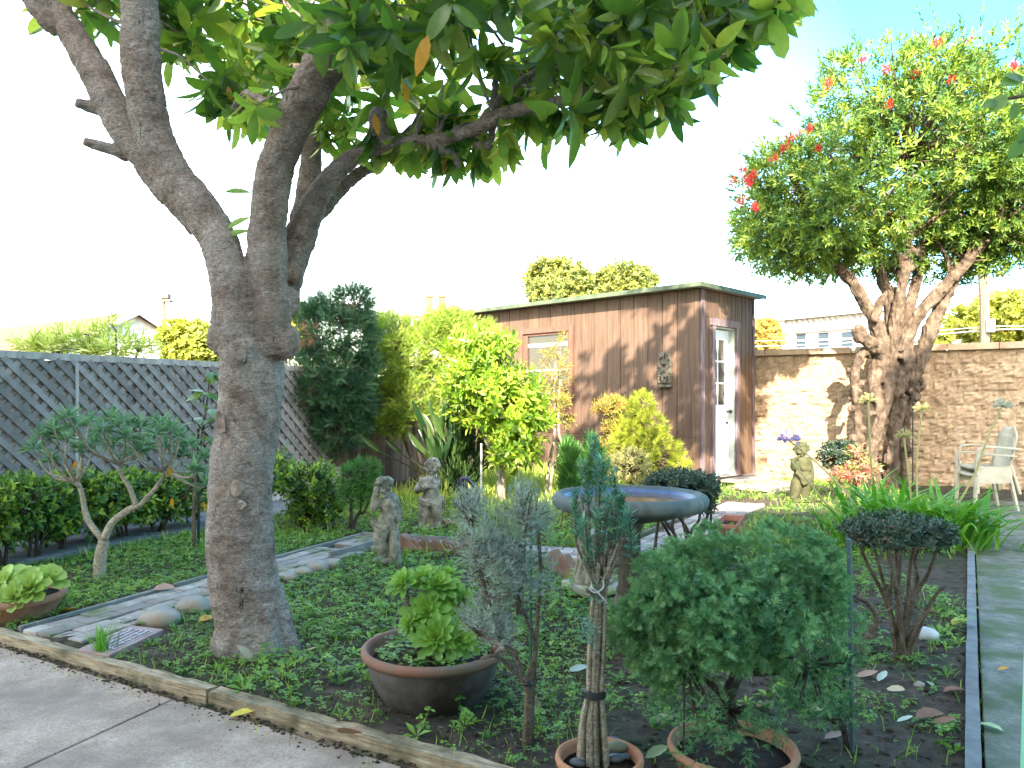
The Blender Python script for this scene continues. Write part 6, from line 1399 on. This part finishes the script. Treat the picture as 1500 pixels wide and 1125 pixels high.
struct(mb.build('soil_crumbs', m_soil, smooth=True), 'stuff', 'loose crumbs of dark soil', 'soil')
# tuft of grass by the slab
b = G(150, 960); b[2] = .0
tf_ = thing('grass_tuft', b, 'upright tuft of green grass growing beside the inscribed slab', 'plant'); mb = MB(); Ts = [T_blade(.022, q) for q in (.5,.9,1.5)]
for k in range(42):
    a = R.uniform(0,6.28); d = nz(V3(math.cos(a)*.25, math.sin(a)*.25, 1)); mb.inst(R.choice(Ts), [b+V3(R.gauss(0,.015),R.gauss(0,.015),0)], [d], [nz(V3(-math.cos(a),-math.sin(a),.3))], R.uniform(.1,.19))
mb.build('leaf_blade', L_aga, tf_, True)

# ================================================================ fallen leaves
def leafmat(n, c): return LEAF(n, [[q*.8 for q in c],[min(1,q*1.2) for q in c]], .5, .15)
lmY = leafmat('yellow_fallen_leaf', (.52,.42,.06)); lmB = leafmat('brown_fallen_leaf', (.24,.12,.07)); lmG = leafmat('pale_green_fallen_leaf', (.34,.42,.24)); lmO = leafmat('orange_fallen_leaf', (.55,.27,.03)); lmP = leafmat('pinkish_fallen_leaf', (.36,.22,.17)); lmT = leafmat('tan_fallen_leaf', (.46,.36,.24)); lmW = leafmat('grey_green_fallen_leaf', (.40,.46,.40))
FL = [(356,1052,.10,lmY,-.06,'folded yellow green leaf lying on the patio by the timber kerb',20),(358,975,.11,lmT,0,'yellow and tan leaf standing in the weeds in front of the magnolia trunk',200),(98,900,.12,lmO,0,'orange leaf at the left side of the brick path',10),(240,866,.13,lmP,.02,'reddish brown leaf on the brick path left of the magnolia trunk',5),(303,911,.11,lmO,0,'orange brown leaf in the clover against the left side of the magnolia trunk',60),(512,1086,.13,lmB,.05,'brown leaf lying across the timber kerb below the succulent bowl',-40),(848,986,.10,lmW,0,'pale grey green leaf on the soil left of the bound succulent',20),(962,1113,.085,lmG,0,'pale green curled leaf between the two terracotta pots',20),(1362,1056,.12,lmB,0,'big reddish brown leaf on the bare soil near the walkway, left of the pair',10),(1382,1066,.09,lmB,0,'dark reddish leaf on the bare soil near the walkway, right of the pair',-20),(1313,1018,.085,lmT,0,'tan leaf on bare soil in front of the flat topped shrub',-60),(1270,996,.09,lmP,0,'pinkish brown leaf right of the grey green stake',-10),(1293,999,.08,lmW,0,'pale greyish leaf just right of the pinkish leaf by the stake',40),(1362,1006,.06,lmG,0,'small pale green leaf beside the grey stone under the flat topped shrub',80),(1398,1018,.09,lmB,0,'crumpled brown leaf closest to the walkway edging',0),(1405,916,.12,lmY,.03,'yellow leaf lying on the walkway edging',30),(1470,986,.05,lmO,0,'tiny orange leaf on the mossy walkway',0),(1449,1070,.09,lmG,0,'narrow green leaf on the mossy walkway',130),(1223,1086,.08,lmP,0,'greyish pink leaf beside the foot of the grey green stake',10),(1430,895,.05,lmT,0,'tiny pale leaf on the walkway beside the edging',0),(970,1062,.10,lmT,0,'tan leaf on the soil between the two terracotta pots',10),(1190,1046,.08,lmT,0,'pale tan leaf on the soil right of the potted cypress',0),(783,1046,.09,lmB,0,'brown leaf at the foot of the grey shrub',80),(1326,1062,.06,lmW,0,'small grey leaf on the bare soil left of the big reddish leaf',0),(455,958,.06,lmT,0,'small tan leaf in the weeds right of the magnolia trunk',0),(1120,1038,.07,lmP,0,'pinkish leaf on the soil under the potted cypress',20)]
for u, v, L, mt, z, lb, a in FL:
    if u > 1420 or (u < 400 and v > 1040): z0_ = -.004 if u > 1420 else -.038
    else: z0_ = 0
    c = G(u, v, z0_+(z if z > 0 else 0)); c[2] += .012
    T = T_oval(.24, .12*R.uniform(.5,1.5), R.uniform(-.25,.15), (.2,.5,.8), (.75,1,.65)); aa = math.radians(a)
    ax = V3(math.cos(aa), math.sin(aa), .12 if a != 200 else .9); mb = MB(); mb.inst(T, [c-nz(ax)*L/2*V3(1,1,0)], [ax], [V3(R.gauss(0,.2),R.gauss(0,.2)-.15,1)], L)
    tag(mb.build('fallen_leaf', mt, smooth=True, pos=c.tolist()), lb, 'leaf', 'fallen leaves')

# ================================================================ beyond the fences
m_plaster = PLAIN('white_plaster', (.62,.60,.56), .8, .2); m_tile = M('roof_tiles', [(.105,.07,.045),(.17,.12,.08)], 3, .9, .3, st=(1,1,14))
m_grey = PLAIN('grey_moulding', (.36,.34,.33), .8, .2); m_pole = M('pole_wood', [(.11,.08,.06),(.18,.14,.11)], 4, .9, .4, st=(5,5,.4)); m_chim = PLAIN('chimney_clay', (.26,.10,.05), .8, .2)
# neighbour's house on the left
A = V3(-10.8,22.); rd = nz(V3(-6.8,4.5)); gd = V3(-rd[1],rd[0]); gd = gd if gd[1] > 0 else -gd; zr, ze = 3.69, 2.45; hw = 2.35
nh = thing('house', (*A,0), 'white gabled house with a tan tiled roof beyond the lattice fence', 'house')
def hp_(s, t, z): q = A+rd*s+gd*t; return V3(q[0],q[1],z)
mb = MB(); V = [hp_(0,-hw,-.1),hp_(0,hw,-.1),hp_(0,hw,ze),hp_(0,0,zr),hp_(0,-hw,ze)]; V += [q+V3(*(rd*11),0) for q in V]
mb.add(V, [(0,1,2,3,4),(9,8,7,6,5),(0,5,6,1),(1,6,7,2),(4,9,5,0)]); mb.build('wall', m_plaster, nh)
mb = MB()
for sg in (-1,1):
    k = 14
    for q in range(k):
        f0, f1 = q/k, (q+1.12)/k; a0_, a1_ = hw*1.06*f0, hw*1.06*f1; z0_, z1_ = zr+.05-(zr-ze)*1.06*f0, zr+.05-(zr-ze)*1.06*f1
        V = [hp_(-.2,sg*a0_,z0_),hp_(11,sg*a0_,z0_),hp_(11,sg*a1_,z1_+.05),hp_(-.2,sg*a1_,z1_+.05)]; V += [p_-V3(0,0,.05) for p_ in V]
        mb.add(V, [(0,1,2,3),(7,6,5,4),(0,3,7,4),(1,0,4,5),(2,1,5,6),(3,2,6,7)], R.random())
mb.build('roof', m_tile, nh)
mb = MB()
for sg in (-1,1): mb.slab(hp_(-.24,0,zr+.03), hp_(-.24,sg*hw*1.06,ze-.05), .04, .12)
mb.build('barge_board', m_grey, nh)
c = P(240,480,30); lp2 = thing('lamp_post', (c[0],30,0), 'tall lamp post with a square head beyond the white gabled house', 'street lamp')
mb = MB(); mb.tube([V3(c[0],30,-.1), P(239,432,30)], [.11,.09], 10); mb.build('pole', m_pole, lp2)
mb = MB(); mb.box(P(243,434,30), (.3,.3,.2)); mb.box(P(246,441,30), (.3,.3,.1)); mb.build('lamp_head', m_pole, lp2, bevel=.02)
# the brown chimneyed house hidden behind the conifers
hz_ = thing('house', (-2.6,27,0), 'low house whose two clay chimneys rise behind the light green conifer', 'house')
mb = MB(); mb.prism([(-3.9,25),(-1.5,25),(-1.5,30),(-3.9,30)], -.1, 3.95); mb.build('wall', m_plaster, hz_)
mb = MB(); mb.prism([(-4,24.9),(-1.4,24.9),(-1.4,30.1),(-4,30.1)], 3.953, 4.1); rf = mb.build('roof', m_rooft, hz_)
for u in (629,647): mb = MB(); p = P(u,436,26); mb.box((p[0],26,(p[2]+4.1)/2), (.2,.24,p[2]-4.1)); mb.box((p[0],26,p[2]+.03), (.26,.3,.06)); mb.build('chimney', m_chim, rf)
# white building with a cornice on the right
A = V3((1152-750)/F*45,45.); B = V3((1300-750)/F*40.3,40.3); d = nz(B-A); n_ = V3(d[1],-d[0]); zt = 6.05; L = np.linalg.norm(B-A)+.1
wb = thing('commercial_building', (*A,0), 'white flat roofed building with arched cornice and windows beyond the block wall', 'building')
def wp_(s, o, z): q = A+d*s+n_*o; return V3(q[0],q[1],z)
mb = MB(); q = [A, A+d*L, A+d*L-n_*2.4+d*-1.2, A-n_*2.4]; mb.prism([tuple(x) for x in q], -.1, zt); mb.build('wall', m_plaster, wb)
mb = MB(); mb.slab(wp_(-.55,-.05,3), wp_(.0,-.0,3), .5, 6.0); mb.build('pilaster', m_grey, wb)
mb = MB(); mb.slab(wp_(-.7,.1,zt-.02), wp_(L+.2,.1,zt-.02), .5, .14); mb.slab(wp_(-.6,.08,zt-.78), wp_(L+.1,.08,zt-.78), .2, .2)
n = int((L+.4)/.34)
for k in range(n): c = -.4+k*.34; mb.slab(wp_(c,.06,zt-.68), wp_(c,.06,zt-.12), .1, .12, up=(*n_,0)); mb.tube([wp_(c+.17+.11*math.cos(a),.08,zt-.42+.2*math.sin(a)) for a in np.linspace(0,3.14,7)], [.04]*7, 5)
mb.build('cornice', m_grey, wb)
for u0, u1, v0, v1 in ((1165,1183,487,512),(1197,1217,485.5,511),(1231,1252,484,510)):
    def S_(u): m_ = (u-750)/F; return (m_*A[1]-A[0])/(d[0]-m_*d[1])
    a_, b_ = S_(u0), S_(u1); Ym = (A+d*(a_+b_)/2)[1]; z0_, z1_ = CH-(v1-HV)/F*Ym, CH-(v0-HV)/F*Ym
    mb = MB()
    for z in (z0_+.05, z1_-.05, (z0_+z1_)/2): mb.slab(wp_(a_,.03,z), wp_(b_,.03,z), .06, .08)
    for s in (a_+.04, b_-.04): mb.slab(wp_(s,.031,z0_), wp_(s,.031,z1_), .08, .06, up=(*n_,0))
    w_ = mb.build('window', m_grey, wb); mb = MB(); mb.slab(wp_(a_,.005,(z0_+z1_)/2), wp_(b_,.005,(z0_+z1_)/2), .02, z1_-z0_); mb.build('pane', m_paneb, w_)
p = P(1151,450,46); mb = MB(); mb.tube([V3(p[0],46,zt-.1), p], [.06,.06], 8); mb.lathe([(.06,0),(.16,.05),(.1,.16),(.0001,.2)], p, 10); mb.build('vent_pipe', m_grey, wb)
# low white building, pole and wires on the right
mb = MB(); a_ = P(1385,500,60); b_ = P(1450,500,60); mb.prism([(a_[0],60),(b_[0],60),(b_[0],66),(a_[0],66)], -.1, a_[2]+.25); lbd = thing('low_building', (a_[0],60,0), 'low white flat building just above the block wall cap beside the utility pole', 'building'); mb.build('wall', m_plaster, lbd)
mb = MB(); mb.prism([(a_[0]-.2,59.8),(b_[0]+.2,59.8),(b_[0]+.2,66),(a_[0]-.2,66)], a_[2]+.253, a_[2]+.45); mb.build('roof', m_grey, lbd)
p = P(1444,500,24); up_ = thing('utility_pole', (p[0],24,0), 'wooden utility pole behind the block wall on the right', 'utility pole')
mb = MB(); mb.tube([V3(p[0],24,-.1), P(1442,440,24), P(1437,380,24), P(1433,250,24)], [.15,.14,.125,.11], 10); mb.build('pole', m_pole, up_)
mb = MB(); q = P(1438,290,24); mb.slab(q-V3(1.1,.15,0), q+V3(1.1,-.15,0), .1, .12); mb.build('crossarm', m_pole, up_)
mb = MB(); q = P(1451,478,23.8); mb.lathe([(.0001,-.2),(.12,-.18),(.13,.2),(.0001,.24)], q, 12); mb.build('transformer', m_grey, up_)
WR = [(484,481,'thick overhead cable crossing in front of the white building, the lower one',508,.025),(479,476,'overhead cable crossing in front of the white building, the upper one',500,.02)]
for v0, v1, lb, vl, r in WR:
    q0, q1, q2 = P(1444,v0,24), P(1640,v1-8,21), P(1080,vl,34)
    mb = MB(); mb.tube([q2, (q2+q0)/2-V3(0,0,.12), q0, (q0+q1)/2-V3(0,0,.08), q1], [r]*5, 6, sm=6); tag(mb.build('overhead_cable', m_grey, pos=q0.tolist()), lb, 'cable', 'overhead cables')
# trees far off
def fartree(u, v, Y, ru, rv, lb, mat, n=900, size=.5, T=LANCE, blobs=7, name='tree', nl=7, L=.35, grp='trees beyond the garden'):
    k = Y/F; c = P(u, v, Y); bl = [(c, V3(ru*k*.75, ru*k*.7, rv*k*.8))]
    for q in range(blobs): a = R.uniform(0,6.28); bl.append((c+V3(math.cos(a)*ru*k*.55, R.gauss(0,.3)*ru*k, math.sin(a)*rv*k*.5), V3(ru,ru,rv)*k*R.uniform(.28,.5)))
    t = thing(name, (c[0],Y,0), lb, 'tree', grp); pts, nr = blob_pts(bl, n, .55, .42, 5/(ru*k))
    mb = MB(); shoots(mb, T, pts, nz(nr+V3(0,0,.4)+NR.normal(0,.35,nr.shape)), L*size, nl+3, size*.36, .95, wid=1.7, tw=.15); mb.build('crown', mat, t)
    mb = MB(); mb.tube([V3(c[0],Y,-.1), c*V3(1,1,.5), c], [rv*k*.14, rv*k*.11, rv*k*.05], 8, sm=3, wob=.2); twigs(mb, [c, c-V3(0,0,rv*k*.4)], pts[::25], rv*k*.03, 1); mb.build('trunk', m_stem, t)
fartree(283,505,20,45,38,'round yellow green tree behind the white gabled house', L_farY, 900, .42)
fartree(418,478,18,36,42,'yellow green tree showing on both sides of the magnolia fork', L_farY, 800, .42)
fartree(818,422,40,62,46,'tall pale green tree above the shed roof, left of the two', L_farG, 1500, .75)
fartree(915,422,41,48,40,'pale green tree above the shed roof, right of the two', L_farG, 1200, .75)
fartree(1121,494,36,27,24,'small golden orange tree between the shed and the white building', L_farO, 700, .5)
fartree(1468,478,50,92,44,'big dome shaped yellow green tree behind the utility pole', L_farY, 2000, .9)
fartree(1372,498,46,22,14,'small yellow bush left of the dome shaped tree above the block wall', L_farY, 350, .6)
# oleander-like shrub right behind the lattice fence
hb = []
for u, v, ru, rv in ((60,512,36,14),(110,502,36,20),(155,498,36,26),(205,508,26,14),(148,480,10,12),(100,520,60,14),(175,518,50,16)):
    hb.append((P(u,v,9.3), V3(ru,ru,rv)*9.3/F))
c = P(140,520,9.3)
shrub('oleander', (c[0],9.3), 'spiky leaved yellow green shrub rising behind the lattice fence on the left', 'shrub', L_olea, NEED, hb, 190, .16, 9, .13, 1.0, stems=fan((c[0],9.3), [P(80,500,9.3),P(130,490,9.3),P(170,485,9.3),P(205,500,9.3)]), r0=.025, upb=.7, gap=.3, wid=1.3)
# leafy branch reaching in from the right
t = thing('side_tree', (4.7,1.9,0), 'tree whose dark leafy branch reaches in from the right edge before the red flowers', 'tree')
q = lambda u, v, d=0: P(u, v, 2.2-d)
mb = MB(); mb.tube([V3(4.7,1.9,-.1), V3(4.65,1.9,1.2), V3(4.5,2.0,2.3), V3(4.6,2.1,3.4)], [.11,.09,.07,.03], 12, sm=6, wob=.2); mb.build('trunk', m_stem, t, True)
mb = MB(); mb.tube([V3(4.52,2.0,2.2), V3(3.4,2.15,2.35), q(1780,70), q(1680,100), q(1590,125), q(1500,140), q(1462,148)], [.04,.022,.014,.011,.009,.006,.003], 8, sm=4); mb.tube([q(1590,125), q(1540,180), q(1500,205)], [.006,.005,.003], 6, sm=3); mb.build('limb', m_stem, t, True)
for u, v, au, av, s_ in ((1500,112,-.8,.25,.075),(1475,140,-.7,.6,.07),(1490,150,-.3,1,.055),(1500,118,-.6,-.2,.06),(1462,148,-.95,.3,.05),(1505,185,-.4,.8,.06),(1500,205,-.6,.7,.07),(1530,150,-.2,1,.08),(1520,140,.3,-1,.08)):
    mb = MB(); mb.inst(T_oval(.3,.04,.15,(.2,.45,.75),(.75,1,.7)), [q(u,v,.01)], [V3(au,-.1,-av)], [V3(.1,-1,.5)], s_); mb.build('leaf', L_sap, t, True)

mb = MB(); pp, nn = blob_pts([(V3(4.5,2.0,3.2), V3(.9,.7,.7)), (V3(3.6,2.15,2.6), V3(.5,.4,.35))], 120, .3)
shoots(mb, T_oval(.3,.04,.15), pp, nn, .08, 7, .09, 1.0); mb.build('crown', L_sap, t, True)
mb = MB(); twigs(mb, [V3(4.5,2.0,2.3), V3(4.6,2.1,3.4), V3(3.4,2.15,2.35)], pp[::3], .012, 1); mb.build('branch', m_stem, t, True)
